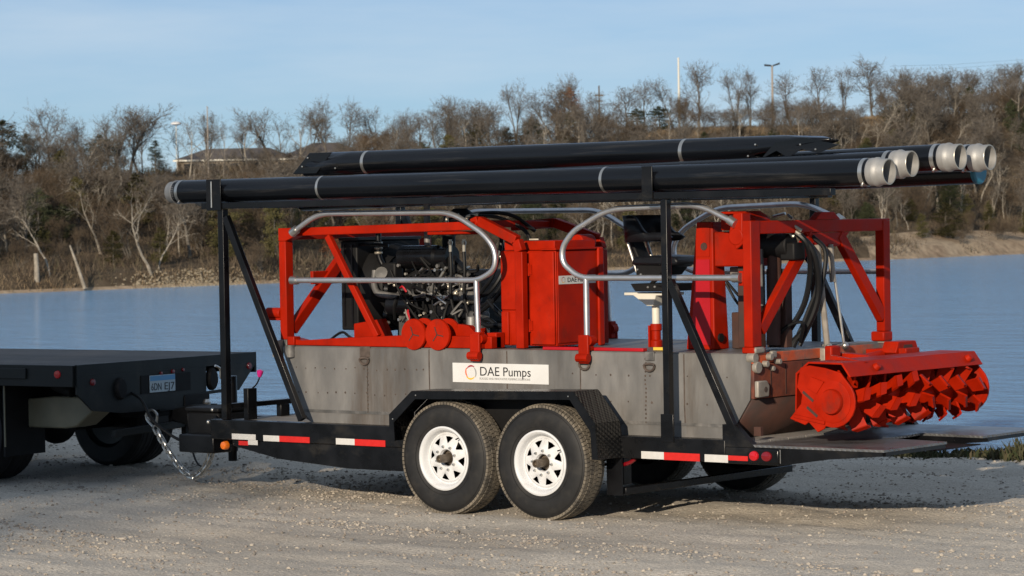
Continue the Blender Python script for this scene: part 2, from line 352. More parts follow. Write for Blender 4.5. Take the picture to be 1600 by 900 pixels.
while len(sp) < 84000:
    s = rnd.uniform(.7, 76); dd = 274 + s; x = rnd.uniform(-84, 108)
    if abs(x) > (d0(x) + s) * .25: continue
    k = mn.noise((x * .16, s * .14, 31)) + .5 * mn.noise((x * .5, s * .45, 3))
    if x > 44 and s < 11: k -= .45
    if k < rnd.uniform(-.45, .35): continue
    sp.append((x, s, rnd.uniform(.35, 1.0) * (1.0 + .9 * max(0, k))))
blades('hillside_brush', 'brown leafless brush covering the far slope', sp, BRUSH, .03)
sp = [(x, rnd.uniform(.15, 2.8), rnd.uniform(.15, .5)) for x in [rnd.uniform(-60, 84) for _ in range(9000)] if mn.noise((x * .2, 4, 6)) > (-.15 if x < 34 else .2)]
blades('shore_grass', 'tan dead grass along the far waterline', sp, TANG, .05, .35)
sp = [(x, rnd.uniform(60, 79), rnd.uniform(.3, .6)) for x in [rnd.uniform(12, 56) for _ in range(14000)]]
blades('meadow_grass', 'strip of tan meadow below the skyline trees', sp, TANG, .06, .3)
# near shore weeds
NG = isl('dark_weeds', [(.035, .045, .02), (.06, .06, .03), (.09, .075, .045), (.05, .06, .025)], .9)
vs = []; fs = []
for _ in range(8000):
    x = rnd.uniform(-4.5, 5); y = 6.33 + rnd.gauss(0, .19); k = .5 + .9 * max(0, mn.noise((x * 2.2, 3, 3))) + .3 * mn.noise((x * 6, 1, 3))
    h = max(.03, rnd.uniform(.04, .20) * k); z = gz(x, y) - .01; a = rnd.uniform(0, 3.14); o = len(vs)
    sx, sy = cos(a) * .007, sin(a) * .007; tx, ty = rnd.gauss(0, .05), rnd.gauss(0, .05)
    vs += [(x - sx, y - sy, z), (x + sx, y + sy, z), (x + tx*.4 + sx, y + ty*.4 + sy, z + h*.6), (x + tx, y + ty, z + h), (x + tx*.4 - sx*2, y + ty*.4 - sy*2, z + h*.65)]
    fs += [(o, o+1, o+2, o+3, o+4)]
tag(raw('shore_weeds', vs, fs, NG, smoothf=False), 'dark low weeds along the edge of the gravel', kind='stuff')

# ------------------------------------------------------------------ trees
BARKG = mat('grey_bark', (.11, .098, .082), .9, var=.35, vscale=3, spec=.1, objrand=.25)
BARKP = mat('pale_bark', (.27, .24, .195), .85, var=.3, vscale=2.5, spec=.1, objrand=.2)
TWIG = isl('grey_twigs', [(.10, .088, .074), (.14, .124, .105), (.115, .094, .076)], .9)
TWIGB = isl('brown_twigs', [(.085, .06, .043), (.12, .088, .06), (.07, .053, .036), (.10, .08, .052)], .9)
RUSSET = isl('russet_leaves', [(.15, .065, .034), (.20, .09, .045), (.11, .05, .03)], .9)
GREEN = isl('cedar_needles', [(.022, .030, .014), (.035, .042, .02), (.05, .054, .024), (.028, .034, .018)], .8)
OLIVE = isl('olive_needles', [(.07, .062, .024), (.10, .085, .034), (.055, .055, .022), (.085, .08, .03)], .85)
def limb_tube(V, F, pts, r0, r1, n):
    m_ = MB(); N_ = len(pts); m_.tube(pts, [r0 + (r1 - r0) * i / (N_ - 1) for i in range(N_)], n, False)
    o = len(V); V += m_.v; F += [tuple(i + o for i in f) for f in m_.f]
def grow(seed, H=8., style='bare'):
    R = random.Random(seed); TV, TF, CV, CF = [], [], [], []
    S = dict(bare=(.30, 9, .50, 28, 7, 6), oak=(.22, 11, .62, 48, 8, 7), slim=(.30, 12, .36, 22, 6, 6), spread=(.26, 6, .62, 44, 6, 5), pale=(.34, 5, .50, 34, 4, 3), brown=(.06, 15, .66, 30, 8, 8))[style]
    base, nl, ll, ang, nb, ntw = S
    def wob(p, d, ln, k, up, amp):
        pts = [p]; 
        for i in range(k):
            d = (d + Vector((R.gauss(0, amp), R.gauss(0, amp), R.gauss(0, amp * .6) + up))).normalized(); p = p + d * ln / k; pts.append(p)
        return pts, d
    def along(pts, t):
        f = t * (len(pts) - 1); i = min(int(f), len(pts) - 2); return pts[i].lerp(pts[i+1], f - i), (pts[i+1] - pts[i]).normalized()
    def turn(d, deg):
        ax = d.orthogonal().normalized(); ax = Matrix.Rotation(R.uniform(0, 2*pi), 3, d) @ ax
        return (Matrix.Rotation(radians(deg), 3, ax) @ d).normalized()
    r0 = H * ((.0145 if style == 'pale' else .017) if style != 'brown' else .010); stems = []
    if style == 'slim':
        for q in range(2): stems.append(wob(Vector((R.uniform(-.1, .1), R.uniform(-.1, .1), 0)), Vector((.10 * (2*q - 1), R.uniform(-.08, .08), 1)).normalized(), H * .8, 7, .02, .05)[0])
    elif style == 'brown':
        for q in range(4): stems.append(wob(Vector((R.uniform(-.3, .3), R.uniform(-.3, .3), 0)), Vector((R.gauss(0, .4), R.gauss(0, .4), 1)).normalized(), H * .55, 5, .04, .12)[0])
    else: stems.append(wob(Vector((0, 0, 0)), Vector((R.gauss(0, .07), R.gauss(0, .07), 1)).normalized(), H * (.72 if style != 'pale' else .85), 7, .03, .075 if style != 'pale' else .12)[0])
    for st in stems:
        st[0] = st[0] - Vector((0, 0, .3)); limb_tube(TV, TF, st, r0, r0 * .22, 6)
        for i in range(nl if len(stems) == 1 else nl // len(stems) + 2):
            t = base + (1 - base) * ((i + R.random()) / nl if len(stems) == 1 else R.random()) ** .9
            p, d = along(st, min(t, .99)); k = 1 - .55 * t
            lp, ld = wob(p, turn(d, ang * R.uniform(.7, 1.35)), H * ll * k * R.uniform(.7, 1.1), 5, .10, .16)
            rl = r0 * (.52 - .28 * t); limb_tube(TV, TF, lp, rl, rl * .25, 5)
            for j in range(nb):
                q, d2 = along(lp, R.uniform(.25, 1)); bp, bd = wob(q, turn(d2, R.uniform(25, 55)), H * .17 * R.uniform(.6, 1.2), 3, .06, .2)
                limb_tube(CV, CF, bp, rl * .30, rl * .12, 3)
                for u in range(ntw):
                    q2, d3 = along(bp, R.uniform(.15, 1)); tp, td = wob(q2, turn(d3, R.uniform(15, 60)), H * .095 * R.uniform(.5, 1.3), 2, .05, .22)
                    for e in range(2):
                        a_, b_ = (tp[0], tp[1]) if e == 0 else (tp[1], tp[2]); sd_ = td.orthogonal().normalized(); sd_ = Matrix.Rotation(R.uniform(0, 6.3), 3, td) @ sd_ * H * .0027
                        o = len(CV); CV += [a_ - sd_, a_ + sd_, b_]; CF.append((o, o+1, o+2))
                    for e in range(3 if style != 'pale' else 1):
                        a_ = tp[1].lerp(tp[2], R.random()); b_ = a_ + turn(td, R.uniform(20, 60)) * H * .05 * R.uniform(.6, 1.3); sd_ = Vector((R.gauss(0, 1), R.gauss(0, 1), R.gauss(0, .5))).normalized() * H * .0022
                        o = len(CV); CV += [a_ - sd_, a_ + sd_, b_]; CF.append((o, o+1, o+2))
    return TV, TF, CV, CF
def needle_tree(seed, H=8., W=2., n=2600, conic=1., open_=.25):
    R = random.Random(seed); TV, TF, CV, CF = [], [], [], []
    limb_tube(TV, TF, [Vector((0, 0, -.3)), Vector((.05, 0, H * .5)), Vector((0, .05, H * .97))], H * .016, H * .003, 6)
    br = []
    for i in range(70):
        t = R.uniform(.06, 1); a = R.uniform(0, 6.28); rad = W * ((1 - t) ** .75 * conic + (1 - conic) * sqrt(max(0, 1 - (2*t - .9)**2)) * .9) * R.uniform(.6, 1.15) + .1
        br.append((t * H, a, rad))
    for z, a, rad in br:
        e = Vector((cos(a) * rad, sin(a) * rad, z + rad * R.uniform(-.05, .3))); s0 = Vector((0, 0, z)); limb_tube(CV, CF, [s0, e], H * .003, H * .001, 3)
        for j in range(int(n / 70)):
            q = s0.lerp(e, R.uniform(.2, 1) ** .7) + Vector((R.gauss(0, 1), R.gauss(0, 1), R.gauss(0, .8))) * (.10 + .10 * rad); sz = R.uniform(.06, .17) * H / 8
            d1 = Vector((R.gauss(0, 1), R.gauss(0, 1), R.gauss(.4, .8))).normalized() * sz * 1.8; d2 = d1.orthogonal().normalized() * sz * .55
            o = len(CV); CV += [q - d2, q + d2, q + d1]; CF.append((o, o+1, o+2))
    return TV, TF, CV, CF
def mk(name, data, m): 
    me = bpy.data.meshes.new(name); me.from_pydata([tuple(v) for v in data[0]], [], data[1]); me.materials.append(m); return me
PROTO = {}
def proto(key, nm, gen, bark, leaf):
    a = gen; allv = a[0] + a[2]; wd = max(v.x for v in allv) - min(v.x for v in allv) + max(v.y for v in allv) - min(v.y for v in allv); ht = max(v.z for v in allv)
    PROTO.setdefault(key, []).append((nm, mk('trunk', a[0:2], bark), mk('crown', a[2:4], leaf), wd / 2, ht))
for i in range(3): proto('bare', 'bare_tree', grow(20 + i, style='bare'), BARKG, TWIG)
for i in range(2): proto('oak', 'oak_tree', grow(40 + i, style='oak'), BARKG, TWIG)
for i in range(2): proto('slim', 'bare_tree', grow(60 + i, style='slim'), BARKG, TWIG)
for i in range(2): proto('spread', 'bare_tree', grow(70 + i, style='spread'), BARKP, TWIG)
for i in range(4): proto('pale', 'pale_tree', grow(80 + i, style='pale'), BARKP, BARKP)
for i in range(3): proto('brown', 'leafless_shrub', grow(90 + i, style='brown'), BARKG, TWIGB)
proto('russet', 'russet_tree', needle_tree(5, W=2.3, n=3600, conic=.7), BARKG, RUSSET); proto('russet', 'russet_tree', needle_tree(15, W=2.8, n=3600, conic=.3), BARKG, RUSSET)
for i in range(2): proto('evergreen', 'cedar_tree', needle_tree(6 + i, W=2.3, n=4600, conic=.08), BARKG, GREEN)
proto('pine', 'pine_tree', needle_tree(9, W=2.6, n=2400, conic=1.), BARKG, GREEN)
for i in range(2): proto('olive', 'cedar_tree', needle_tree(16 + i, W=2.0, n=4200, conic=.45), BARKG, OLIVE)
def plant(key, x, d, H, W, label, group=None, cat='tree', tilt=0, z=None, pick=None):
    P_ = PROTO[key]; nm, a, b, wd, ht = P_[rnd.randrange(len(P_)) if pick is None else pick % len(P_)]
    o = bpy.data.objects.new(nm, None); COL.objects.link(o); o.location = far(x, d, on_hill(x, d) if z is None else z)
    k = H / ht; kw = W / wd
    o.scale = (kw, kw, k); o.rotation_euler = (rnd.gauss(0, .03), tilt, rnd.uniform(0, 6.28) if not tilt else 0)
    tag(o, label, cat, group)
    for n_, me in (('trunk', a), ('crown', b)):
        c_ = bpy.data.objects.new(n_, me); COL.objects.link(c_); c_.parent = o
    return o
SKYLINE = [(-48.4,282,13.4,4.6,'evergreen','dense dark evergreen at the left end of the far skyline'),(-47.8,291,12.2,2.8,'evergreen','small dark evergreen between the left-end evergreen and the round-crowned tree'),
(-46.2,297,14.8,6.9,'oak','broad round-crowned leafless tree, the biggest on the left part of the skyline'),(-43.4,302,13.1,3.6,'bare',''),(-40.6,301,13.3,3.4,'bare',''),
(-37.9,304,13.9,3.8,'slim','slender twin-stemmed bare tree rising just behind the dark layered pine'),(-35.5,295,11.1,3.6,'pine','dark layered pine at the gap in the skyline left of the house'),
(-32.3,297,13.3,4.7,'spread','pale crooked bare tree nearest the house roof on its left end'),(-31.1,304,13.8,4.0,'slim',''),(-29.1,299,12.8,3.6,'spread','pale forked tree standing in front of the middle of the house roof'),(-28.1,312,12.2,2.6,'bare',''),(-27.2,319,13.0,1.9,'slim','thin leaning sapling alone against the sky above the house roof'),
(-24.8,317,14.0,4.6,'spread','crooked spreading bare tree over the right end of the house'),(-22.5,326,15.9,4.4,'bare',''),(-18.5,328,15.7,4.5,'bare',''),(-20.7,330,14.1,3.0,'slim',''),(-14.4,330,14.9,4.2,'bare',''),(-11.7,337,14.9,3.7,'slim',''),
(-15.7,320,11.3,4.2,'russet','low russet-leaved tree above the left end of the black rolled duct'),(-7.2,344,16.3,6.3,'oak','wide rounded bare tree in the middle of the skyline above the black duct'),(-3.6,343,14.3,3.6,'bare',''),(-9.4,329,13.2,3.0,'bare',''),
(-1.1,343,13.0,4.2,'brown',''),(2.3,349,13.8,4.8,'brown',''),(5.1,347,12.8,4.8,'brown',''),(0.8,353,18.7,4.6,'slim','tall slender bare tree standing well above the brown thicket at mid skyline'),
(7.2,358,17.7,4.9,'russet','pointed russet-brown tree on the skyline left of the cross-armed pole'),(8.5,368,19.8,4.4,'bare','bare tree rising behind the pointed russet tree'),(11.2,355,14.8,4.2,'brown',''),(14.8,369,18.4,6.2,'bare',''),(17.4,378,19.6,4.6,'bare',''),
(15.9,366,16.0,3.4,'evergreen',''),(18.9,370,16.4,4.2,'evergreen',''),(21.3,381,20.1,4.8,'bare','bare tree close on the left of the tall white mast'),(24.8,387,22.3,6.2,'bare','tall bare tree just right of the white mast'),(22.7,376,18.1,3.6,'brown',''),
(30.1,391,21.8,4.8,'slim','left one of the two slim bare trees before the lamp-topped pole'),(32.3,395,21.7,4.5,'slim','right one of the two slim bare trees before the lamp-topped pole'),(27.3,383,16.0,5.0,'brown',''),(38.3,400,21.5,6.3,'bare',''),(43.0,407,22.3,6.0,'bare',''),(47.0,414,22.8,4.6,'slim',''),
(51.4,415,24.3,10.6,'oak','largest round-crowned bare tree, on the right part of the skyline'),(40.0,398,17.2,5.4,'brown',''),(44.5,401,16.6,4.6,'evergreen',''),(57.3,422,21.3,5.7,'bare',''),(61.0,422,21.7,6.3,'bare',''),(65.9,430,22.5,6.4,'bare',''),(70.1,433,22.9,5.8,'bare',''),(74.7,438,23.9,6.9,'bare',''),
(57.6,414,18.4,5.8,'brown',''),(62.7,418,18.5,5.9,'brown',''),(68.3,425,18.9,5.9,'brown',''),(74.0,431,18.9,6,'brown','')]
GEN = dict(bare='bare grey leafless tree in the row along the far skyline', slim='bare grey leafless tree in the row along the far skyline', brown='brown leafless shrub in the thicket below the skyline trees', evergreen='dark evergreen half hidden among the bare skyline trees')
GRP = dict(bare='leafless trees along the far skyline', slim='leafless trees along the far skyline', brown='brown shrubs below the skyline trees', evergreen='dark evergreens among the skyline trees')
for x, d, zt, wd, k, lab in SKYLINE:
    H = max(2.5, (zt - on_hill(x, d)) * (.9 if k in ('evergreen', 'pine') else 1.07)); wd *= 1.25 if k == 'evergreen' else 1; plant(k, x, d, H, wd, lab or GEN[k], None if lab else GRP[k], 'shrub' if k == 'brown' else 'tree')
# wooded slope
SL = dict(bare=('grey leafless tree standing in the woods on the far slope', 'leafless trees on the far slope', 'tree'), brown=('brown leafless shrub on the far slope', 'leafless shrubs on the far slope', 'shrub'),
          pale=('pale-barked crooked tree among the brush on the far slope', 'pale-barked trees on the far slope', 'tree'), evergreen=('dark green cedar among the bare trees on the far slope', 'dark cedars on the far slope', 'tree'),
          olive=('olive-green cedar among the brush on the far slope', 'olive cedars on the far slope', 'tree'), russet=('russet-leaved bush on the far slope', 'russet bushes on the far slope', 'shrub'), spread=('grey leafless tree standing in the woods on the far slope', 'leafless trees on the far slope', 'tree'))
def slope(key, n, s0, s1, h0, h1, wr, lo=0, hi=.18):
    c = 0
    while c < n:
        s = rnd.uniform(s0, s1); x = rnd.uniform(-82, 108); d = d0(x) + s
        if not lo * d < abs(x) < d * hi: continue
        if key in ('evergreen', 'olive') and mn.noise((x * .09, s * .06, 14)) < rnd.uniform(-.3, .1): continue
        if 16 < x < 50 and s > 52 and key != 'brown': continue
        H = rnd.uniform(h0, h1); 
        if x > 42 and s < 14: H *= .6
        if -37 < x < -16 and s > 28: H *= .42 if s > 36 else 1
        lab, grp, cat = SL[key]; plant(key, x, d, H, H * wr * rnd.uniform(.8, 1.2), lab, grp, cat); c += 1
slope('brown', 285, 1.6, 74, 2.4, 5.2, 1.2)
slope('bare', 215, 10, 73, 4.5, 8., .78)
slope('spread', 45, 8, 68, 4.5, 7.5, .8)
slope('pale', 66, 3, 60, 4., 7.5, .62)
slope('evergreen', 40, 10, 66, 2.6, 5.2, .8)
slope('olive', 60, 4, 66, 2.2, 5.2, .75)
slope('bare', 75, 8, 84, 5, 9, .8, .18, .25)
slope('russet', 9, 8, 50, 2., 3.4, 1.)
for x, s, key, H, W, lab, tilt in ((-29.6,2.2,'pale',8.2,6.4,'pale multi-stemmed tree leaning over the waterline at the left','0'),(-36.8,2.5,'pale',5.6,3.2,'pale dead tree snapped near the waterline beside the stump','0'),
        (-24.6,9,'olive',7.2,4.2,'big olive cedar seen just left of the front rack post','0'),(-20.5,6,'olive',6.2,3.2,'olive cedar seen between the front rack post and its brace','0'),(65.5,13,'olive',6.6,3.4,'olive cedar above the sandy bank at the right edge','0'),(62.6,9,'olive',3.4,3.0,'low round olive bush on the sandy bank at the right','0'),
        (69.0,12,'pale',8.6,4.6,'tall pale trunk on the sandy bank near the right edge','0'),(59.5,20,'pale',9.0,4.6,'pale leaning tree seen under the pipe ends','0'),(51,18,'pale',9.5,7.5,'pale twisted tree seen under the near pipe end','0'),(50.0,7,'olive',4.2,5.0,'wide olive bush at the waterline behind the red rear frame','0')):
    plant(key, x, d0(x) + s, H, W, lab, None, 'bush' if 'bush' in lab else 'tree')
b = far(-37.6, d0(-37.6) + 2.0); zb = hz(-37.6, 2.0)
st = MB(); st.tube([(0, 0, -.3), (.02, 0, 1.0), (-.05, 0, 2.1)], [.24, .19, .17], 10)
o = st.build('tree_stump', BARKP, None, loc=(b.x, b.y, zb)); tag(o, 'tall pale broken tree stump standing at the far waterline', 'tree stump')
p0 = far(-34.0, d0(-34.0) - .3, -2.9); p1 = far(-35.4, d0(-35.4) + 3.0, .6)
st = MB(); st.tube([p0, p0.lerp(p1, .5) + Vector((0, 0, .1)), p1], [.15, .12, .07], 8)
tag(st.build('fallen_log', BARKP), 'pale bare log leaning down into the water beside the stump', 'log')
rp_ = []
for _ in range(900):
    x = rnd.gauss(-26.0, 2.6); s = abs(rnd.gauss(1.0, 1.9)); s *= .6; c0 = far(x, d0(x) + s, hz(x, s)); q = rnd.uniform(.06, .17); rp_.append((c0, q))
vs = []; fs = []
for c0, q in rp_:
    o = len(vs); vs += [(c0.x + p[0]*q*rnd.uniform(.7, 1.2), c0.y + p[1]*q*rnd.uniform(.7, 1.2), c0.z + p[2]*q*.7) for p in ICO]; fs += [tuple(i + o for i in f) for f in ICF]
tag(raw('shore_rocks', vs, fs, isl('shore_rock', [(.20, .165, .115), (.32, .27, .19), (.26, .21, .145)]), smoothf=False), 'heap of pale rocks on the far waterline', kind='stuff')

# house on the hill
ROOF = mat('brown_shingles', (.085, .074, .07), .85, var=.2, vscale=3); WALL = mat('tan_siding', (.30, .25, .19), .8, var=.1); WIN = mat('dark_window', (.03, .035, .04), .15)
def house(x, d, wd, dp, wall, rise, label, yaw=0):
    base = far(x, d, on_hill(x, d) - .2); h = thing('house', label, 'house', base, TH + yaw, None, True)
    MB().box(-wd/2, wd/2, -dp/2, dp/2, -1.5, wall).build('wall', WALL, h)
    a, c_, e = wd/2 + .4, dp/2 + .4, wall
    m = MB(); m.add([(-a,-c_,e),(a,-c_,e),(a,c_,e),(-a,c_,e),(-a+dp*.55,0,e+rise),(a-dp*.55,0,e+rise)], [(0,1,5,4),(1,2,5),(2,3,4,5),(3,0,4),(0,3,2,1)]); m.build('roof', ROOF, h, flat=True)
    MB().box(-a - .02, a + .02, -c_ - .03, -c_ + .02, e - .16, e + .02).build('fascia', CREAM, h)
    for i in range(5):
        u = -wd/2 + wd * (i + .5) / 5; w_ = MB().box(u - .5, u + .5, -dp/2 - .02, -dp/2 + .05, wall - 1.5, wall - .4).build('window', WIN, h)
    return h
house(-29.3, 318, 12.5, 6, 1.8, 1.25, 'long low house with a dark hipped roof behind the bare trees on the hilltop')
house(-20.4, 327, 8.5, 6, 1.6, 1.55, 'brown-roofed building just right of the long low house on the hilltop', .3)
for x, d, s_, lab in ((-46.6, 296, 1.0, 'white parked vehicle glimpsed through the trees, the left one of two'), (-44.0, 297, 1.15, 'white parked vehicle glimpsed through the trees, the right one of two')):
    z = on_hill(x, d); v = thing('parked_van', lab, 'van', far(x, d, z), TH, 'white vehicles among the trees', True)
    MB().prism([(-.75,.2),(.75,.2),(.75,.62),(.52,.66),(.34,1.0),(-.72,1.0)], -.4, .4).build('body', WHITE, v, bevel=.05)
    MB().prism([(.36,.70),(.50,.70),(.34,.94),(.1,.94),(.1,.70)], -.41, .41).build('window', WIN, v)
    for u in (-.45, .45): MB().cyl((u, -.42, .2), (u, .42, .2), .2, 12).build('wheel', RUBBER, v)
for x, d, H, k, lab in ((-34.2,303,5.6,'spread','pale crooked tree before the left end of the long low house'),(-31.8,306,6.6,'spread','pale forked tree before the wall of the long low house'),(-27.6,309,6.2,'spread','pale crooked tree before the right half of the long low house'),(-25.2,312,6.8,'bare','grey bare tree between the two hilltop houses'),(-22.4,315,6.4,'spread','pale crooked tree before the brown-roofed building'),(-19.6,318,6.6,'bare','grey bare tree before the right end of the brown-roofed building')):
    plant(k, x, d, H, H * .8, lab)
# water tower, poles, power lines
x, d = -113 * .87, 870
base = far(x, d, 8); v = thing('water_tower', 'small white water tower with a flat disc tank far beyond the dark pine', 'water tower', base, TH, None, True)
ztop = 2.07 + (352 - 192) / 4600 * d - 8
MB().lathe([(.01, ztop + .4), (.9, ztop + .3), (1.6, ztop - .1), (1.6, ztop - .45), (.5, ztop - .8), (.01, ztop - .8)], (0,0,0), (0,0,1), 24).build('tank', WHITE, v)
MB().tube([(0,0,-4), (0,0,ztop - .6)], .13, 8).build('column', CREAM, v)
POLE = mat('weathered_pole', (.30, .26, .22), .85, var=.2)
def pole(x, d, ztop, r, label, arms=(), m=POLE, head=None):
    z = on_hill(x, d); v = thing('utility_pole', label, 'pole', far(x, d, z), TH, None, True); h = ztop - z
    MB().tube([(0,0,-.5), (0,0,h)], [r, r * .7], 8).build('shaft', m, v)
    for hh, ln in arms: MB().box(-ln, ln, -.08, .08, h - hh - .09, h - hh + .09).build('crossarm', BARKG, v)
    if head:
        for sx in (-1, 1): MB().prism([(sx*.1, h - .12), (sx*1.05, h + .05 + .10*sx), (sx*1.05, h + .30 + .10*sx), (sx*.1, h + .08)], -.2, .2).build('lamp_head', BLACKM, v)
    return v
pole(22.3, 386, 2.07 + (338 - 90) / 4600 * 386, .17, 'tall white mast with a ball top on the skyline above the duct', m=CREAM)
pole(35.8, 400, 2.07 + (336 - 103) / 4600 * 400, .17, 'weathered pole topped by two dark lamp heads on the skyline', head=True)
pole(11.2, 365, 2.07 + (340.5 - 134) / 4600 * 365, .13, 'thin dark pole with two crossarms beside the pointed russet tree', ((1.2, .55), (1.9, .45)), BARKG)
pole(-30.9, 302, 2.07 + (351 - 166) / 4600 * 302, .075, 'thin pinkish pole rising out of the bare trees above the house', (), POLE)
m = MB()
for dz in (0, .55): m.tube([far(55.5, 428, 2.07 + (333 - 104) / 4600 * 428 - dz), far(66, 440, 2.07 + (331 - 101.5) / 4600 * 440 - dz), far(84, 455, 2.07 + (329 - 91) / 4600 * 455 - dz)], .016, 4)
tag(m.build('power_line', BLACKM), 'thin power lines crossing the sky at the right', 'power line')
b_ = far(-28.5, 430, 2.07 + (351 - 213) / 4600 * 430)
m = MB(); m.lathe([(.01,-.4),(.12,-.2),(.14,.05),(.01,.35)], b_, (1,0,.1), 8); m.add([b_ + Vector((-.1,0,0)), b_ + Vector((.15,0,0)), b_ + RIGHT*.5 + Vector((0,0,.25)), b_ + RIGHT*-.5 + Vector((0,0,.22))], [(0,1,2),(0,1,3)])
tag(m.build('bird', BLACKM), 'dark bird in the sky above the house roof', 'bird')
# unseen trees set behind the viewpoint to shade the truck and the trailer's nose
for i, (lat, dist, H, W) in enumerate(((-4.6, 42, 20, 8), (-3.6, 54, 23, 6), (-9, 52, 23, 10), (-16, 50, 22, 10), (-6.0, 40, 25, 9), (-10, 48, 27, 10), (-14, 42, 25, 10), (-20, 48, 27, 11))):
    q = Vector((-LD.x, -LD.y, 0)) * dist + Vector((.946, .324, 0)) * lat; ev = i >= 4
    P_ = PROTO['evergreen' if ev else 'oak'][i % 2]; o = bpy.data.objects.new('cedar_tree' if ev else 'oak_tree', None); COL.objects.link(o); o.location = q; o.scale = (W / P_[3], W / P_[3], H / P_[4]); o.rotation_euler = (0, 0, i * 1.3)
    tag(o, ('tall dark cedar' if ev else 'tall bare tree') + ' unseen behind the viewpoint, set to shade the truck', 'tree', ('cedars' if ev else 'bare trees') + ' behind the viewpoint')
    for n_, me in (('trunk', P_[1]), ('crown', P_[2])):
        c_ = bpy.data.objects.new(n_, me); COL.objects.link(c_); c_.parent = o
# ------------------------------------------------------------------ trailer
T = thing('utility_trailer', 'black tandem-axle trailer with a tall pipe rack, carrying the grey and red dredge', 'trailer', (0, 1.31, 0))
NV, FV = .25, 2.37                                   # outer faces of the two side rails
for a, b in ((NV, NV + .08), (FV - .08, FV)):
    MB().box(-3.0, 1.79, a, b, .43, .58).build('side_rail', BLACK, T, bevel=.006)
    MB().box(1.791, 2.22, a, b, .425, .535).build('tail_rail', BLACK, T, bevel=.006)
    y = a + .012 if a < 1 else a + .005
    MB().prism([(-2.78,.385),(-2.3,.30),(-1.6,.255),(-.95,.255),(-.95,.428),(-2.78,.428)], y, y + .06).build('lower_beam', BLACK, T, bevel=.004)
for k in range(9):
    y0 = .335 + k * .2165
    MB().box(-2.96, 1.95, y0, y0 + .210, .53, .568).build('plank', DECKW, T, bevel=.003)
for x in (-2.9, -2.3, -1.7, -1.1, 1.1, 1.6): MB().box(x - .03, x + .03, NV + .081, FV - .081, .44, .528).build('crossmember', BLACK, T)
MB().box(2.14, 2.219, NV + .081, FV - .081, .43, .533).build('tail_beam', BLACK, T)
# headboard
MB().box(-2.89, -2.83, NV + .06, FV - .06, .662, .70).build('headboard_rail', BLACK, T, bevel=.005)
for y, z1, x0 in ((.44, .81, -2.828), (.86, .661, -2.88), (1.5, .661, -2.88), (2.1, .661, -2.88)): MB().box(x0, x0 + .05, y, y + .1, .569, z1).build('stake', BLACK, T, bevel=.004)
w_ = MB().tube(spline([(-2.80, .50, .80), (-2.79, .54, .83), (-2.80, .58, .86), (-2.80, .60, .90)]), .006, 6).build('wire', HOSE, T)
MB().lathe([(.004,-.035),(.014,-.03),(.024,.0),(.026,.018),(.012,.024),(.004,.02)], (-2.80,.60,.92), (.2,0,1), 12).build('pink_cap', PINK, T)
# tongue
for sy in (-1, 1): MB().bar((-2.75, 1.31 + sy * .92, .40), (-4.05, 1.31 + sy * .10, .44), .07, .13, (0, 0, 1)).build('tongue_beam', BLACK, T, bevel=.005)
MB().box(-3.95, -3.1, 1.23, 1.39, .40, .53).build('tongue_beam', BLACK, T, bevel=.006)
cp = MB().prism([(-4.42,.46),(-4.40,.56),(-4.2,.60),(-3.95,.58),(-3.95,.42),(-4.2,.43)], 1.22, 1.40).build('coupler', BLACKM, T, bevel=.012)
jk = MB().tube([(-3.55, 1.05, .26), (-3.55, 1.05, .86)], .045, 14).build('jack', BLACK, T)
MB().tube([(-3.55, 1.05, .18), (-3.55, 1.05, .27)], .035, 12).build('jack_foot', BLACKM, jk)
MB().tube(fillet([(-3.55, 1.05, .84), (-3.55, .93, .84), (-3.55, .93, .93), (-3.55, .87, .95)], .03), .01, 8).build('crank', ZINC, jk)
bx = MB().box(-3.62, -3.28, .62, .98, .37, .60).build('battery_box', BLACKM, T, bevel=.02)
MB().box(-3.635, -3.265, .605, .995, .601, .635).build('lid', BLACKM, bx, bevel=.012)
MB().box(-3.50, -3.12, .40, .60, .30, .44).build('tongue_bracket', BLACK, T, bevel=.01)
MB().tube(spline([(-2.9,.30,.53),(-3.05,.36,.56),(-3.2,.5,.55),(-3.3,.62,.57)]), .009, 6).build('wire', HOSE, T)
for p in ((-3.02,.30,.545),(-3.10,.33,.55),(-3.33,.61,.62)): MB().ball(p, .016, 6).build('fitting', ZINC, T)
# reflective tape
for x0, x1, z0, z1, m in ((-2.77,-2.52,.415,.458,RETW),(-2.70,-2.60,.372,.405,RETR),(-2.60,-2.50,.378,.414,RETW),(-2.44,-2.275,.412,.456,RETW),(-2.274,-1.965,.412,.456,RETR),(-1.70,-1.515,.412,.458,RETW),(-1.514,-1.215,.410,.457,RETR),
                          (1.10,1.289,.412,.462,RETW),(1.29,1.585,.410,.461,RETR),(1.625,1.814,.41,.46,RETW),(1.815,2.02,.427,.459,RETR)):
    MB().box(x0, x1, NV - .003, NV - .0005, z0 + .02, z1 + .02).build('reflector_tape', m, T, label=('white' if m is RETW else 'red') + ' reflective tape strip')
MB().lathe([(.001,-.03),(.028,-.025),(.034,-.008),(.034,.012)], (-2.84, NV - .004, .385), (0, 1, 0), 16).build('marker_light', AMBER, T)
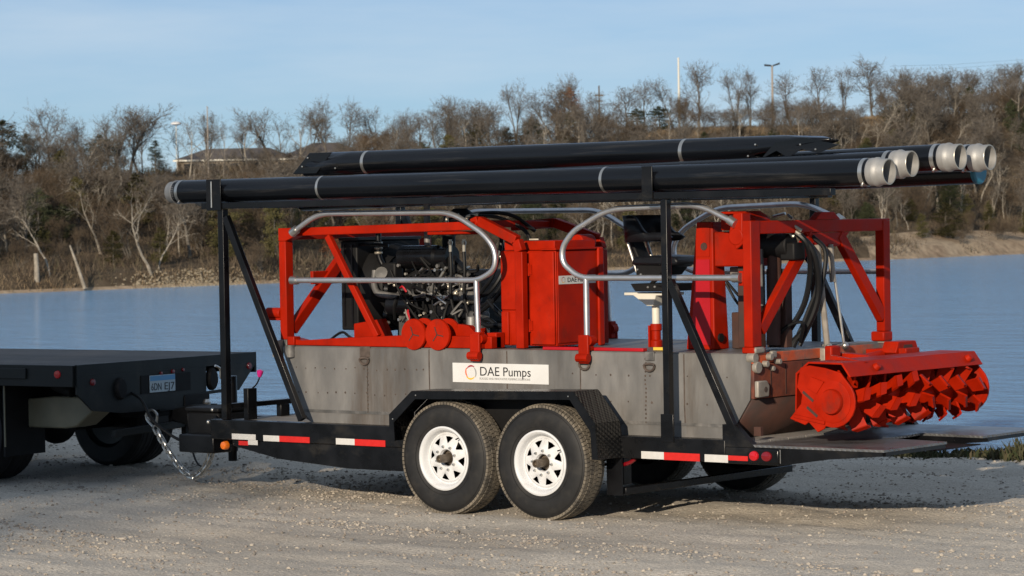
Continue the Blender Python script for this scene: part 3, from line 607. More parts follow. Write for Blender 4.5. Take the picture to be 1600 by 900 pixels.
# tail lamps
for y, s in ((NV - .012, 1), (FV + .012, -1)):
    hb = MB().box(1.975, 2.222, min(y, y + s*.10), max(y, y + s*.10), .436, .53).build('lamp_housing', BLACK, T, bevel=.01)
    for x, m in ((2.03, LENS), (2.13, LENSD)):
        l = MB().lathe([(.001,-.016),(.022,-.015),(.032,-.010),(.036,0),(.036,.004)], (0,0,0), (0, s, 0), 20).build('tail_lamp', m, hb, loc=(x, y - s*.001, .484)); l.scale = (1.05 if x < 2.1 else 1.15, 1, .95)
MB().tube([(2.224, NV + .01, .44), (2.224, NV + .01, .53)], .006, 6).build('bright_strip', ZINC, T)  # thin bright zinc strip up the tail corner
# rear deck plate with a slot, on tapered gussets
rp = MB().prism([(1.96,NV+.004),(3.02,NV+.004),(3.02,1.04),(2.50,1.13),(2.47,1.62),(2.98,1.58),(2.98,FV-.004),(1.96,FV-.004)], .540, .556, 'xy').build('ramp_plate', PLATE, T)
for y in (NV + .006, 1.00, 1.60, FV - .03): MB().prism([(2.223,.425),(2.60,.48),(3.005,.515),(3.005,.5385),(2.223,.5385)], y, y + .022).build('gusset', BLACK, rp)
MB().box(2.36, 2.95, 1.02, 1.60, .492, .50).build('slot_tray', BLACKM, rp)
MB().box(2.985, 3.018, NV + .03, 1.02, .515, .5385).build('edge_bar', BLACK, rp); MB().box(2.95, 2.976, 1.625, FV - .032, .515, .5385).build('edge_bar', BLACK, rp)
# fenders
FP = [(-.935,.50),(-.935,.69),(-.72,.862),(.735,.892),(.915,.68),(.935,.435)]
for s in (0, 1):
    y0, y1 = (-.02, NV) if s == 0 else (FV, FV + .27)
    m = MB()
    for (a, b), (c, d) in zip(FP, FP[1:]):
        o = len(m.v); m.v += [Vector((a, y0, b)), Vector((c, y0, d)), Vector((c, y1, d)), Vector((a, y1, b))]; m.f.append((o, o+1, o+2, o+3))
    fd = m.build('fender', BPLATE, T, solid=.006, flat=True)
    yo = y0 if s == 0 else y1
    inner = [(x * .955, z - .055) for x, z in FP]; inner[0] = (-.885, .50); inner[-1] = (.885, .435)
    MB().prism(FP + inner[::-1], yo - .004, yo + .004).build('fender_lip', BLACK, fd)
    yi = NV + .004 if s == 0 else FV - .014
    MB().prism([(-.93,.585),(-.93,.69),(-.72,.858),(.735,.888),(.912,.68),(.925,.585)], yi, yi + .01).build('fender_back', BLACKM, fd)
    for x, z in ((-.68,.835),(.69,.86),(-.9,.66)): MB().ball((x, yo - .004, z), .006, 5).build('bolt', ZINC, fd)
# axles, springs, hangers
for x in (-.45, .42):
    MB().tube([(x, .24, .39), (x, 2.38, .39)], .038, 12).build('axle', BLACKM, T)
for y in (.36, 2.22):
    for x in (-.45, .42): MB().prism([(x-.34,.37),(x,.30),(x+.34,.37),(x+.34,.385),(x,.335),(x-.34,.385)], y, y + .05).build('leaf_spring', BLACKM, T)
    for x in (-.86, -.02, .84): MB().box(x - .04, x + .04, y - .02, y + .07, .235 if x > .5 else .32, .429).build('spring_hanger', BLACK, T, bevel=.004)
MB().box(.80, .93, NV + .001, NV + .014, .17, .429).build('hanger_plate', BLACK, T)
MB().box(.885, .935, .29, 2.35, .172, .222).build('cross_tube', BLACK, T, bevel=.004)
MB().tube(spline([(.78,.30,.40),(.86,.29,.375),(.95,.30,.39),(1.0,.31,.42)]), .014, 8).build('strap', LENSD, T)
# wheels
def make_wheel():
    ty = MB().lathe([(.212,.215),(.222,.232),(.27,.238),(.34,.236),(.378,.222),(.396,.20),(.4,.16),(.4,.075),(.396,.036),(.378,.014),(.34,-.002),(.30,-.006),(.262,-.002),(.236,.006),(.224,.014),(.212,.03)], n=72).build('tyre', RUBBER, T, loc=(0,0,0))
    ty.location = Vector((0,0,0)); tr = MB()
    for j, yc in enumerate((.034, .074, .118, .162, .202)):
        n = 84; hw = .0165 if j in (0, 4) else .0185
        for k in range(n):
            t0 = 2*pi*(k + (.5 if j % 2 else 0)) / n; t1 = t0 + 2*pi/n*.82; sk = .018 * (1 if j % 2 else -1); ri = .392 if j not in (0, 4) else .384; ro = .4065 if j not in (0, 4) else .402
            vs = []
            for r_ in (ri, ro):
                for (t_, y_) in ((t0, yc - hw), (t1, yc - hw), (t1 + sk, yc + hw), (t0 + sk, yc + hw)):
                    rr = r_ - (.004 if (j == 0 and y_ < yc) or (j == 4 and y_ > yc) else 0); vs.append((sin(t_) * rr, y_, cos(t_) * rr))
            tr.add(vs, [(4,5,6,7),(0,1,5,4),(1,2,6,5),(2,3,7,6),(3,0,4,7)])
    tr.build('tread_blocks', TREAD, ty, flat=True, kind='stuff')
    for r_ in (.365, .255): MB().lathe([(r_-.003,.003),(r_-.002,-.0035),(r_+.002,-.0035),(r_+.003,.003)] if r_ < .3 else [(r_-.003,.012),(r_-.002,.0035),(r_+.002,.0055),(r_+.003,.014)], n=72).build('sidewall_rib', RUBBER, ty)
    rm = MB(); rm.lathe([(.214,.040),(.2245,.012),(.2245,.006),(.216,.003),(.206,.010),(.198,.022),(.193,.045),(.186,.060),(.176,.062),(.170,.056)], n=64)
    C8 = []; rings = [(.060, 0, 0), (.066, 0, 0), (.110, 2.4, 3), (.155, 13, 14), (.162, 13, 14), (.171, 0, 0)]
    yv = [.040, .036, .038, .052, .055, .056]
    vs = []; idx = {}
    for i, (r_, h_, _) in enumerate(rings):
        for k in range(8):
            for q, off in enumerate((-22.5, -11.2, -(h_ or 5), 0, (h_ or 5), 11.2) if False else (-22.5, -(h_ or 7), 0, (h_ or 7))):
                a = radians(k * 45 + off + 8); idx[i, k*4 + q] = len(vs); vs.append((sin(a) * r_, yv[i], cos(a) * r_))
    fs = []
    for i in range(len(rings) - 1):
        for j in range(32):
            if i in (2,) and j % 4 in (1, 2): continue
            fs.append((idx[i, j], idx[i, (j+1) % 32], idx[i+1, (j+1) % 32], idx[i+1, j]))
    rm.add(vs, fs); rm.lathe([(.0605,.040),(.0605,.075)], n=32)
    r = rm.build('rim', WHEELW, ty, solid=.006)
    for k in range(8):
        a = radians(k * 45 + 30); MB().lathe([(.0005,-.018),(.008,-.017),(.0105,-.010),(.0105,.004)], (sin(a)*.084, .034, cos(a)*.084), (0,1,0), 6).build('lug_nut', ZINC, r)
    MB().lathe([(.20,.08),(.20,.2),(.001,.2)], n=40).build('brake_drum', BLACKM, ty); 
    hb = MB().lathe([(.052,.10),(.050,.075),(.036,.07),(.030,.045),(.029,-.040),(.026,-.047),(.019,-.047),(.017,-.030),(.0005,-.030)], n=24).build('hub', mat('greasy_hub', (.16, .13, .10), .4, .6, var=.3, vscale=30), ty)
    a = radians(40); MB().tube([(sin(a)*.192, .03, cos(a)*.192), (sin(a)*.180, .004, cos(a)*.180)], .005, 6).build('valve_stem', BLACKM, ty)
    return ty
wh = make_wheel(); wh.name = 'wheel'
def put_wheel(o, x, y, flip, rot):
    o.location = Vector((x, y, .392)) - Vector((0, 1.31, 0)); o.rotation_euler = (0, rot, pi if flip else 0)
put_wheel(wh, -.455, 0, False, 0)
for x, y, fl, ro in ((.412, 0, False, .35), (-.455, 2.62, True, .2), (.412, 2.62, True, .9)): put_wheel(copy_tree(wh, T), x, y, fl, ro)
# pipe rack
for y0 in (NV, FV - .058):
    s = .058
    MB().box(-2.88, -2.822, y0, y0 + s, .581, 2.188).build('rack_post', BLACK, T, bevel=.004)
    MB().box(1.29 - (.15 if y0 > 1 else 0), 1.342 - (.15 if y0 > 1 else 0), y0, y0 + .052, .581, 2.188).build('rack_post', BLACK, T, bevel=.004)
    k = .15 if y0 > 1 else 0
    MB().bar((-2.815, y0 + .026, 2.13), (-2.06, y0 + .026, .60), .045, .055).build('rack_brace', BLACK, T, bevel=.004)
    MB().bar((1.345 - k, y0 + .024, 1.64), (1.86 - k, y0 + .024, .63), .045, .055).build('rack_brace', BLACK, T, bevel=.004)
    MB().box(-3.05, 2.65 if y0 < 1 else 1.3, y0 - .002, y0 + .06, 2.190, 2.238).build('rack_rail', BLACK, T, bevel=.004)
    MB().prism([(1.77,.537),(1.77,.685),(1.87,.685),(2.03,.537)], y0 + .002, y0 + .052).build('brace_foot', BLACK, T)
    MB().box(1.27 - k, 1.375 - k, y0 - .008, y0 - .001, .55, .74).build('post_plate', BLACK, T, bevel=.003)
for x in (-2.85, 1.17): MB().box(x - .028, x + .028, NV + .061, FV - .06, 2.192, 2.232).build('rack_crossbar', BLACK, T)
for x0, x1 in ((-2.985, -2.83), (1.145, 1.235)): MB().box(x0, x1, NV - .012, NV - .003, 2.178, 2.415).build('pipe_stop', BLACK, T, bevel=.003)
MB().tube([(-2.925, NV - .016, 2.20), (-2.925, NV - .016, 2.40)], .006, 6).build('bright_strip', ZINC, T)  # thin zinc strip drawn as the front stop's shiny edge
# ------------------------------------------------------------------ pipes
def coupling(parent, p, d, r, ln, name='coupling'):
    d = Vector(d).normalized(); k = r
    c = MB().lathe([(k*.99,0),(k*1.03,.006),(k*1.03,ln*.30),(k*1.075,ln*.33),(k*1.075,ln*.42),(k*1.0,ln*.52),(k*.95,ln*.60),(k*.95,ln*.98),(k*.93,ln),(k*.86,ln),(k*.85,ln*.2)], p, d, 36).build(name, CAST, parent)
    MB().lathe([(k*.952,ln*.985),(k*.935,ln*1.004),(k*.90,ln*1.002)], p, d, 36).build('rim_edge', BRASS, c)
    return c
def clamp(parent, p, d, r, w_=.03):
    d = Vector(d).normalized(); c = MB().lathe([(r*1.005,-w_/2),(r*1.035,-w_/2),(r*1.035,w_/2),(r*1.005,w_/2)], p, d, 36).build('hose_clamp', ZINC, parent)
    q = Vector(p) + Vector((0, -r * .72, -r * .82)); MB().cyl(q - Vector((0,.0,.018)), q + Vector((.0,.02,.014)), .009, 8).build('clamp_bolt', ZINC, c)
def pipe(y, u0, z0, u1, z1, r, label, name='discharge_pipe', left=True, cap=None, straps=(), cl=.135):
    a, b = Vector((u0, y, z0)), Vector((u1, y, z1)); d = (b - a).normalized(); t = thing(name, label, 'pipe', a, group='black pipes on the trailer rack')
    m = MB(); m.lathe([(r, 0), (r, (b - a).length), (r*.9, (b - a).length), (r*.9, 0)], a, d, 40, True); m.build('pipe_body', HDPE, t)
    if cap: MB().lathe([(r*1.01, -.005), (r*1.03, .02), (r*.9, .03), (.001, .028)], b, d, 32).build('end_cap', cap, t)
    else: coupling(t, b - d*.03, d, r, cl); clamp(t, b - d*.065, d, r)
    if left: coupling(t, a + d*.03, -d, r*.97, .105); clamp(t, a + d*.055, d, r)
    for u in straps:
        q = a + d * (u - u0); MB().lathe([(r*1.004,-.011),(r*1.018,-.011),(r*1.018,.011),(r*1.004,.011)], q, d, 40).build('strap', ZINC, t)
    return t
R0 = .0885
pipe(.345, -3.39, 2.328, 2.93, 2.334, R0, 'near black pipe along the front of the rack, pale coupling at both ends', straps=(-1.86, .78))
pipe(.56, -3.30, 2.300, 2.97, 2.383, R0, 'second black pipe from the near side, its pale end just right of the nearest one')
pipe(.88, -3.25, 2.322, 3.14, 2.425, R0, 'third black pipe from the near side, pale end third from the left')
pipe(1.20, -3.2, 2.32, 3.175, 2.422, R0, 'farthest pale-ended black pipe, at the right tip of the bundle')
pipe(1.34, -3.0, 2.25, 3.10, 2.335, .083, 'dark pipe with a blue end tucked under the farthest pipe end', cap=CYAN, left=False)
# black duct laid on top, cut off at a slant at both ends
t = thing('plastic_duct', 'black plastic duct with ragged slanted ends lying on top of the pipes', 'duct', (-2.3, .74, 2.5)); r = .084; a0 = Vector((0, .74, 2.517)); vs = []; n = 40; SEG = 14
for i in range(SEG + 1):
    for k in range(n):
        th = 2*pi*k/n; y, z = cos(th) * r, sin(th) * r
        lo = -2.36 + 1.05 * (z + r) - .05 * (cos(th) < 0) ; side = -cos(th)
        hi = 1.93 + .40 * smooth((z / r + .75) / 1.5) + .06 * sin(th * 3 + .6) - .14 * math.exp(-((th - 3.7) / .3) ** 2)
        x = lo + (hi - lo) * i / SEG; fl = smooth((x - 1.95) / .55); vs.append(a0 + Vector((x, y * (1 + .2*fl), z * (1 - .5*fl) + .016*fl)))
m = MB(); m.add(vs, [(i*n + k, i*n + (k+1) % n, (i+1)*n + (k+1) % n, (i+1)*n + k) for i in range(SEG) for k in range(n)]); du = m.build('duct_body', HDPE, t, solid=.008)
MB().prism([(-2.47,2.445),(-2.29,2.602),(-2.06,2.602),(-2.22,2.445)], .655, .663).build('end_flap', HDPE, t, bevel=.003)
MB().prism([(1.84,2.445),(1.96,2.555),(2.20,2.58),(2.46,2.525),(2.30,2.475),(2.17,2.505),(2.06,2.452),(1.97,2.50)], .648, .656).build('end_flap', HDPE, t)
for u in (-1.76, 1.17): MB().lathe([(r*1.03,-.014),(r*1.06,-.014),(r*1.06,.014),(r*1.03,.014)], (u, .74, 2.517), (1,0,0), 36).build('strap', ZINC, t)
for u, z in ((-2.30,2.565),(-2.36,2.50),(-2.02,2.48),(1.80,2.545),(1.74,2.47),(2.16,2.535),(2.28,2.50)): MB().ball((u, .648, z), .008, 5).build('rivet', ZINC, t)
# ------------------------------------------------------------------ dredge
D = thing('dredge', 'grey steel pontoon dredge with red frames, engine, cabinet, seat and cutter head', 'dredge', (-.2, 1.31, .57))
HN, HF = .42, 2.20
HP = [(-2.40,1.14),(-2.17,.60),(-2.10,.571),(1.70,.571),(1.88,.84),(1.90,1.135)]
hull = MB().prism(HP, HN + .008, HF - .008).build('hull', SEAM, D)
def lx(z): return -2.40 + (1.14 - z) / .54 * .23 + .004           # raked bow edge
def rx(z): return 1.90 - .004 if z > .84 else 1.70 + (z - .571) / .269 * .18
cuts = [None, -1.53, -.925, -.20, .455, 1.345, None]
for y in (HN, HF - .008):
    for i in range(6):
        a, b = cuts[i], cuts[i+1]; g_ = .0035
        top, bot = 1.138, .668
        pl = [(lx(top) if a is None else a + g_, top), (lx(bot) if a is None else a + g_, bot)]
        if b is None: pl += [(rx(bot), bot), (rx(.84), .84), (rx(1.1), top)]
        else: pl += [(b - g_, bot), (b - g_, top)]
        MB().prism(pl, y, y + .0085).build('side_plate', STEEL, hull)
    MB().prism([(lx(.652), .652), (-2.10, .573), (1.70, .573), (rx(.652), .652)], y + .001, y + .0085).build('chine_plate', STEEL, hull)
    MB().bar((-2.18, y + (.003 if y < 1 else .005), .660), (1.75, y + (.003 if y < 1 else .005), .660), .012, .022).build('chine_weld', STEELB, hull)
rv = MB()
def rivet(x, z, r_=.0075): rv.lathe([(.0005,-.004),(r_*.7,-.0035),(r_,0)], (x, HN - .0005, z), (0, 1, 0), 6)
for z in (.985, .80):
    x = -2.24
    while x < 1.8:
        if abs(x + .3) > .62 or z < .9: rivet(x + rnd.gauss(0, .012), z + rnd.gauss(0, .004), rnd.uniform(.005, .0095))
        x += .098 if x < -.9 else .16
for x0 in (-1.53, 1.02):
    for k in range(16): rivet(x0 + rnd.gauss(0, .004), 1.10 - k * .029, .0085)
rv.build('rivets', SEAM, hull, kind='stuff')
for x0 in (-.925, .455, -.20, 1.345): MB().tube([(x0 + rnd.gauss(0,.002), HN + .002, 1.135 - .117*k) for k in range(5)], .006, 6).build('weld_seam', SEAM, hull)
# deck and rusty stern
MB().box(-2.36, 1.87, HN + .01, HF - .01, 1.137, 1.146).build('deck', STEEL, hull)
MB().box(1.886, 1.912, .424, 1.30, .845, 1.075).build('stern_plate', RUST, hull, bevel=.004); MB().box(1.886, 1.908, .424, 2.19, 1.080, 1.148).build('stern_plate', RUSTO, hull, bevel=.004)
MB().box(1.886, 1.912, 1.304, 2.19, .845, 1.075).build('stern_plate', RUST, hull, bevel=.004)
MB().add([(1.895,.426,.842),(1.712,.426,.573),(1.712,2.19,.573),(1.895,2.19,.842)], [(0,1,2,3)]).build('stern_rake', RUSTD, hull, solid=.012)
for y in (.62, .80, 1.0): MB().box(1.913, 1.9165, y, y + .006, .86, 1.06).build('weld_seam', RUSTD, hull)
m = MB(); m.prism([(.425,.855),(.555,.855),(.565,.93),(.535,.965),(.425,.965)], 1.913, 1.945, 'yz'); pe = m.build('pad_eye', TAN, hull, bevel=.008); MB().lathe([(.02,0),(.0005,.001)], (1.9462,.515,.905), (1,0,0), 16).build('pin_hole', SEAM, pe)
MB().box(1.905, 1.96, .424, .455, .60, .66).build('pad_eye', RUSTD, hull)
for x in (-1.66, -.62): pass
def ring(x, mt=SEAM):
    rg = MB(); pts = [(x + .045*cos(t), HN - .012, 1.055 - .038*sin(t) * (1 if sin(t) > 0 else .3)) for t in [2*pi*k/14 for k in range(15)]]
    rg.tube(pts, .009, 6, False); return rg.build('mooring_ring', mt, hull)
ring(-1.55); ring(.50); ring(1.06)
MB().box(-1.60, -1.50, HN - .006, HN + .02, 1.07, 1.15).build('ring_lug', SEAM, hull, bevel=.006); MB().box(1.02, 1.10, HN - .006, HN + .02, 1.085, 1.15).build('ring_lug', STEELB, hull, bevel=.006)
for x, z0, z1 in ((-2.43,1.06,1.185),(-2.30,1.06,1.15)): MB().tube([(x, HN - .004, z0), (x, HN - .004, z1)], .042, 12).build('bow_lug', TAN if x < -2.4 else STEELB, hull)
MB().box(-2.44, -2.36, HN + .02, HN + .12, 1.09, 1.19).build('bow_bracket', STEELB, hull, bevel=.006)
# stern pins
for c0, c1, r_ in (((1.86,.44,1.12),(1.92,.44,1.12),.036),((1.90,.455,1.055),(1.935,.455,1.055),.04),((1.91,.59,1.12),(1.95,.59,1.12),.024),((1.91,.68,1.085),(1.96,.68,1.085),.018),((1.91,.63,1.04),(1.94,.63,1.04),.017),((1.91,.54,1.075),(1.95,.54,1.075),.022)):
    MB().cyl(c0, c1, r_, 12).build('hinge_pin', TAN, D, bevel=.004)
MB().box(1.84, 1.93, .425, .54, 1.147, 1.19).build('hinge_block', TAN, D, bevel=.012); MB().box(1.915, 1.945, .60, .66, 1.11, 1.16).build('hinge_block', TAN, D, bevel=.01)
# ---- guard rails
def rail(name, pts, post, y, mt, base=True, foot=RED):
    r_ = .0205; m = MB(); m.tube(fillet([(a, y, b) for a, b in pts], .13, 6), r_, 14); o = m.build(name, mt, D)
    (pu, pz), (qu, qz) = post; MB().tube([(pu, y, pz), (qu, y, qz)], r_, 14).build('rail_post', mt, o)
    for (a, b) in (pts[0], pts[-1]): MB().lathe([(.001,-.03),(.033,-.03),(.033,.03),(.001,.03)], (a, y, b), (1, 0, .0 if b < 1.8 else .6 * (1 if a < 0 else -1)), 12).build('rail_socket', ZINC, o)
    sg = -1 if y < 1 else 1
    f_ = MB(); f_.box(qu - .038, qu + .038, y - .035, y + .035, 1.147, qz + .01); f_.box(qu - .045, qu + .045, y + sg*.036 - .012, y + sg*.036 + .012, 1.06, 1.26); b_ = f_.build('rail_foot', foot, o, bevel=.008)
    MB().cyl((qu - .05, y + sg*.05, 1.10), (qu + .05, y + sg*.05, 1.10), .03, 10).build('foot_hook', foot, o)
    MB().cyl((qu + .03, y - .03, 1.22), (qu + .03, y + .03, 1.22), .035, 12).build('foot_pin', foot, o)
R1 = [(-2.24,2.01),(-2.0,2.14),(-.69,2.13),(-.40,1.975),(-.29,1.86),(-.29,1.72),(-.44,1.64),(-2.25,1.64)]
R2 = [(1.76,2.03),(1.49,2.15),(.72,2.13),(.41,1.98),(.315,1.87),(.315,1.76),(.46,1.655),(1.79,1.655)]
YN, YF = .42, 2.17
rail('guard_rail', R1, ((-.47,1.64),(-.46,1.26)), YN, ALU); rail('guard_rail', R2, ((.52,1.655),(.52,1.23)), YN, ALU)
rail('guard_rail', [(a + .01, b) for a, b in R1], ((-.62,1.64),(-.60,1.27)), YF, ALU); rail('guard_rail', [(a - .27, b) for a, b in R2[:1]] + [(a - .30, b) for a, b in R2[1:-1]] + [(1.84, 1.655)], ((.24,1.655),(.24,1.27)), YF, ALU)
# ---- front portal and engine cage
def sq(name, p0, p1, a, b, mt=RED, parent=None, side=(0,1,0)): return MB().bar(p0, p1, a, b, side).build(name, mt, parent or D, bevel=.006)
fp = MB().box(-2.435, -2.365, .45, .535, 1.19, 1.935).build('front_post', RED, D, bevel=.006)
MB().prism([(-2.435,1.936),(-2.365,1.936),(-2.25,1.975),(-2.25,2.035),(-2.435,2.035)], .447, .538).build('corner_plate', RED, fp, bevel=.005)
MB().box(-2.43, -2.37, 2.08, 2.16, 1.15, 1.94).build('front_post', RED, D, bevel=.006)
MB().box(-2.43, -2.37, .54, 2.16, 1.945, 2.025).build('front_crossbar', RED, D, bevel=.006)
sq('front_brace', (-2.40,1.28,1.94), (-2.40,.54,1.26), .085, .06); sq('front_brace', (-1.97,.50,1.97), (-1.49,.50,1.22), .045, .05)
MB().box(-2.42, -2.39, .78, 1.18, 1.60, 1.70).build('gusset_plate', RED, D, bevel=.004)
MB().cyl((-2.43,.47,1.39), (-2.58,.47,1.39), .042, 14).build('fairlead_roller', RED, D, bevel=.008)
MB().box(-2.60, -2.43, .44, .50, 1.335, 1.352).build('roller_plate', RED, D, bevel=.004)
sq('top_bar', (-2.25,.51,2.005), (-.56,.51,2.03), .05, .062)
arch = MB().tube([(0,0,0),(0,0,.01)], .001, 3)
def arch_bar(y, x0, x1, x2, ztop, zb, mt=RED):
    m = MB(); q = [(x0, ztop), (x1, ztop + .02), (x2 - .03, 1.92), (x2, 1.84), (x2, zb)]; h = .033
    for (a, b), (c_, d_) in zip(q, q[1:]): m.bar((a, y, b), (c_, y, d_), .06, .07)
    return m.build('arch_bar', mt, D, bevel=.006)
arch_bar(.555, -.60, -.54, -.165, 2.045, 1.15); arch_bar(1.42, -.93, -.52, -.10, 2.02, 1.15)
sq('arch_crossbar', (-.57,.60,2.045), (-.57,1.40,2.03), .05, .05, side=(1,0,0))
# deck skid and cable reels
MB().prism([(-2.33,1.148),(-2.33,1.205),(-2.22,1.185),(-1.9,1.205),(-1.2,1.235),(-.36,1.235),(-.36,1.148)], .445, .56).build('deck_skid', RED, D, bevel=.006)
MB().box(-2.34, -2.27, .424, .50, 1.15, 1.215).build('skid_lug', RED, D, bevel=.006)
MB().box(.10, .98, .45, .50, 1.147, 1.17).build('deck_skid', CRIMSON, D, bevel=.004)
MB().tube(spline([(-2.2,.7,1.15),(-2.0,.66,1.24),(-1.9,.66,1.20),(-1.75,.7,1.15)]), .01, 6).build('cable_loop', HOSE, D)
for x in (-1.065, -.835):
    rl = MB().lathe([(.001,0),(.112,0),(.115,.006),(.115,.022),(.05,.024),(.05,.12),(.115,.122),(.115,.14),(.001,.142)], (x, .405, 1.245), (0,1,0), 32).build('cable_reel', REDGLOSS, D)
    for k in range(3):
        a = radians(90 + 120*k + 20); MB().bar((x, .4035, 1.245), (x + .06*cos(a), .4035, 1.245 + .06*sin(a)), .003, .008, (0,1,0)).build('reel_spoke', RUSTD, rl)
MB().prism([(-.72,1.148),(-.72,1.32),(-.62,1.31),(-.42,1.148)], .50, .56).build('reel_bracket', RED, D, bevel=.004); MB().prism([(-.62,1.148),(-.55,1.29),(-.50,1.148)], .56, .62).build('reel_bracket', RED, D)
MB().box(-.45,-.36,.50,.60,1.148,1.26).build('cabinet_lug', RED, D, bevel=.006)
# ---- control cabinet
cab = MB().box(-.40, .10, .62, 1.14, 1.165, 1.845).build('control_cabinet', REDGLOSS, D, bevel=.006)
MB().box(-.40, .06, .66, 1.14, 1.847, 1.915).build('cabinet_roof', REDGLOSS, cab, bevel=.006); MB().box(-.02, .115, .60, 1.155, 1.847, 1.862).build('cabinet_roof', REDGLOSS, cab, bevel=.004)
MB().box(-.395, -.215, .604, .619, 1.42, 1.84).build('door', REDGLOSS, cab, bevel=.01); MB().box(-.395, -.33, .604, .619, 1.17, 1.41).build('door', REDGLOSS, cab, bevel=.006)
MB().box(-.315, -.215, .610, .619, 1.17, 1.40).build('door', REDGLOSS, cab, bevel=.004)
dr = MB().box(-.125, .094, .600, .619, 1.175, 1.838).build('door', REDGLOSS, cab, bevel=.006)
for z in (1.31, 1.71):
    MB().cyl((-.135, .604, z - .045), (-.135, .604, z + .045), .011, 10).build('hinge', RED, cab); MB().box(-.155, -.10, .594, .5995, z - .035, z + .035).build('hinge', RED, cab)
for z in (1.40, 1.22): MB().box(-.232, -.222, .594, .6035, z, z + .09).build('latch', RED, cab)
MB().box(.1005, .108, .63, 1.125, 1.185, 1.835).build('back_panel', REDGLOSS, cab, bevel=.004)
MB().box(.1005, .125, 1.09, 1.155, 1.15, 1.86).build('corner_flange', REDGLOSS, cab, bevel=.01)
MB().box(.1085, .1105, .64, 1.07, 1.604, 1.664).build('sticker', WHITE, cab)
MB().cyl((.0,1.0,1.90),(.0,1.16,1.90),.055,16).build('cable_drum', RED, cab, bevel=.006); MB().bar((-.2,.70,1.925),(-.13,.72,1.925),.012,.01).build('hinge', BRASS, cab)
# ---- operator seat
MB().tube([(.62,1.1,1.30),(.62,1.1,1.52)], .028, 16).build('seat_post', CREAM, D)
MB().prism([(.40,1.535),(.80,1.535),(.80,1.515),(.68,1.515),(.655,1.44),(.60,1.44),(.48,1.515),(.40,1.515)], 1.02, 1.20).build('seat_bracket', CREAM, D, bevel=.004)
MB().lathe([(.045,1.147),(.045,1.19),(.034,1.20),(.034,1.26),(.042,1.265),(.042,1.31),(.03,1.312)], (.62,1.1,0), (0,0,1), 18).build('seat_socket', RED, D)
MB().box(.585,.60,1.05,1.15,1.147,1.30).build('seat_socket', RED, D); 
seat = MB().box(.58, .86, .97, 1.23, 1.715, 1.75).build('operator_seat', SEATV, D, bevel=.015)
MB().prism([(.53,1.735),(.92,1.728),(.945,1.755),(.915,1.79),(.72,1.80),(.55,1.79)], .93, 1.27).build('cushion', SEATV, seat, bevel=.016)
m = MB(); n = 60; vs = []; HWD = .175
for i in range(n + 1):
    t_ = i / n * 2 - 1; k = abs(t_)
    if k < .5: ang = t_ / .5 * pi / 2; x = .555 - .12 * cos(ang); y = 1.1 + HWD * sin(ang)
    else: x = .555 + (k - .5) / .5 * (.34 if t_ < 0 else .20); y = 1.1 + HWD * (1 if t_ > 0 else -1)
    zt = 2.085 - .125 * smooth((x - .57) / .13); zb = 1.895 + .012 * smooth((x - .6) / .2); e_ = smooth((k - .9) / .1) * .02
    vs += [(x, y, zb + e_), (x - .010, y, (zb + zt) / 2), (x - .018, y, zt - e_)]
m.add(vs, [(i*3 + q, (i+1)*3 + q, (i+1)*3 + q + 1, i*3 + q + 1) for i in range(n) for q in range(2)]); m.build('backrest', SEATV, seat, solid=.035, angle=60)
MB().prism([(.425,1.93),(.455,1.93),(.575,1.70),(.535,1.66)], 1.03, 1.17).build('back_support', BLACKM, seat, bevel=.010)
for y in (.985, 1.215): MB().tube([(.455,y,1.92),(.545,y,1.68)], .011, 8).build('back_tube', ZINC, seat)
MB().prism([(.54,1.745),(.84,1.745),(.76,1.66),(.56,1.62)], .96, 1.24).build('suspension', BLACKM, seat, bevel=.01)
MB().prism([(.50,1.60),(.88,1.60),(.84,1.545),(.54,1.545)], .96, 1.24).build('slide_rail', BLACKM, seat, bevel=.006)
MB().tube([(.74,.96,1.585),(.92,.92,1.58)], .007, 6).build('lever', BLACKM, seat); MB().ball((.93,.92,1.58), .016, 6).build('lever', BLACKM, seat)
for p in ((.57,.955,1.70),(.60,.955,1.665),(.63,.955,1.64),(.66,.955,1.575),(.72,.955,1.578)): MB().ball(p, .010, 5).build('bolt', ZINC, seat)
MB().tube([(.86,1.0,1.74),(.66,1.0,1.60)], .014, 8).build('scissor_link', BLACKM, seat)
# ---- pillar and winch beside the rear portal
pl = MB().add([(1.08,.82,1.148),(1.32,.82,1.148),(1.32,1.0,1.148),(1.08,1.0,1.148),(1.155,.86,2.03),(1.29,.86,2.03),(1.29,.98,2.03),(1.155,.98,2.03)], [(0,3,2,1),(4,5,6,7),(0,1,5,4),(1,2,6,5),(2,3,7,6),(3,0,4,7)]).build('ladder_pillar', RED, D, bevel=.008, flat=True)
MB().add([(1.12,.8195,1.18),(1.29,.8195,1.18),(1.272,.845,1.77),(1.16,.845,1.77)], [(0,1,2,3)]).build('lower_panel', CRIMSON, pl, solid=.006, flat=True); MB().add([(1.165,.846,1.79),(1.272,.846,1.79),(1.268,.856,1.99),(1.18,.856,1.99)], [(0,1,2,3)]).build('upper_panel', RED, pl, solid=.005, flat=True)  # lower panel in a brighter crimson than the rest of the pillar
MB().lathe([(.001,-.006),(.026,-.006),(.028,0)], (1.225,.848,1.86), (0,1,0), 18).build('badge', RUSTD, pl)
MB().cyl((1.325,.88,1.23),(1.34,.88,1.23),.03,12).build('knob', BLACKM, pl)
MB().box(1.30, 1.62, .86, 1.06, 1.72, 1.96).build('winch_housing', RED, D, bevel=.01); MB().box(1.34, 1.46, 1.0, 1.1, 1.148, 1.40).build('winch_stand', RUSTD, D, bevel=.006)
MB().prism([(1.40,1.97),(1.40,2.10),(1.60,2.10),(1.68,2.05),(1.68,1.97)], .80, 1.0).build('winch_hood', RED, D, bevel=.008)
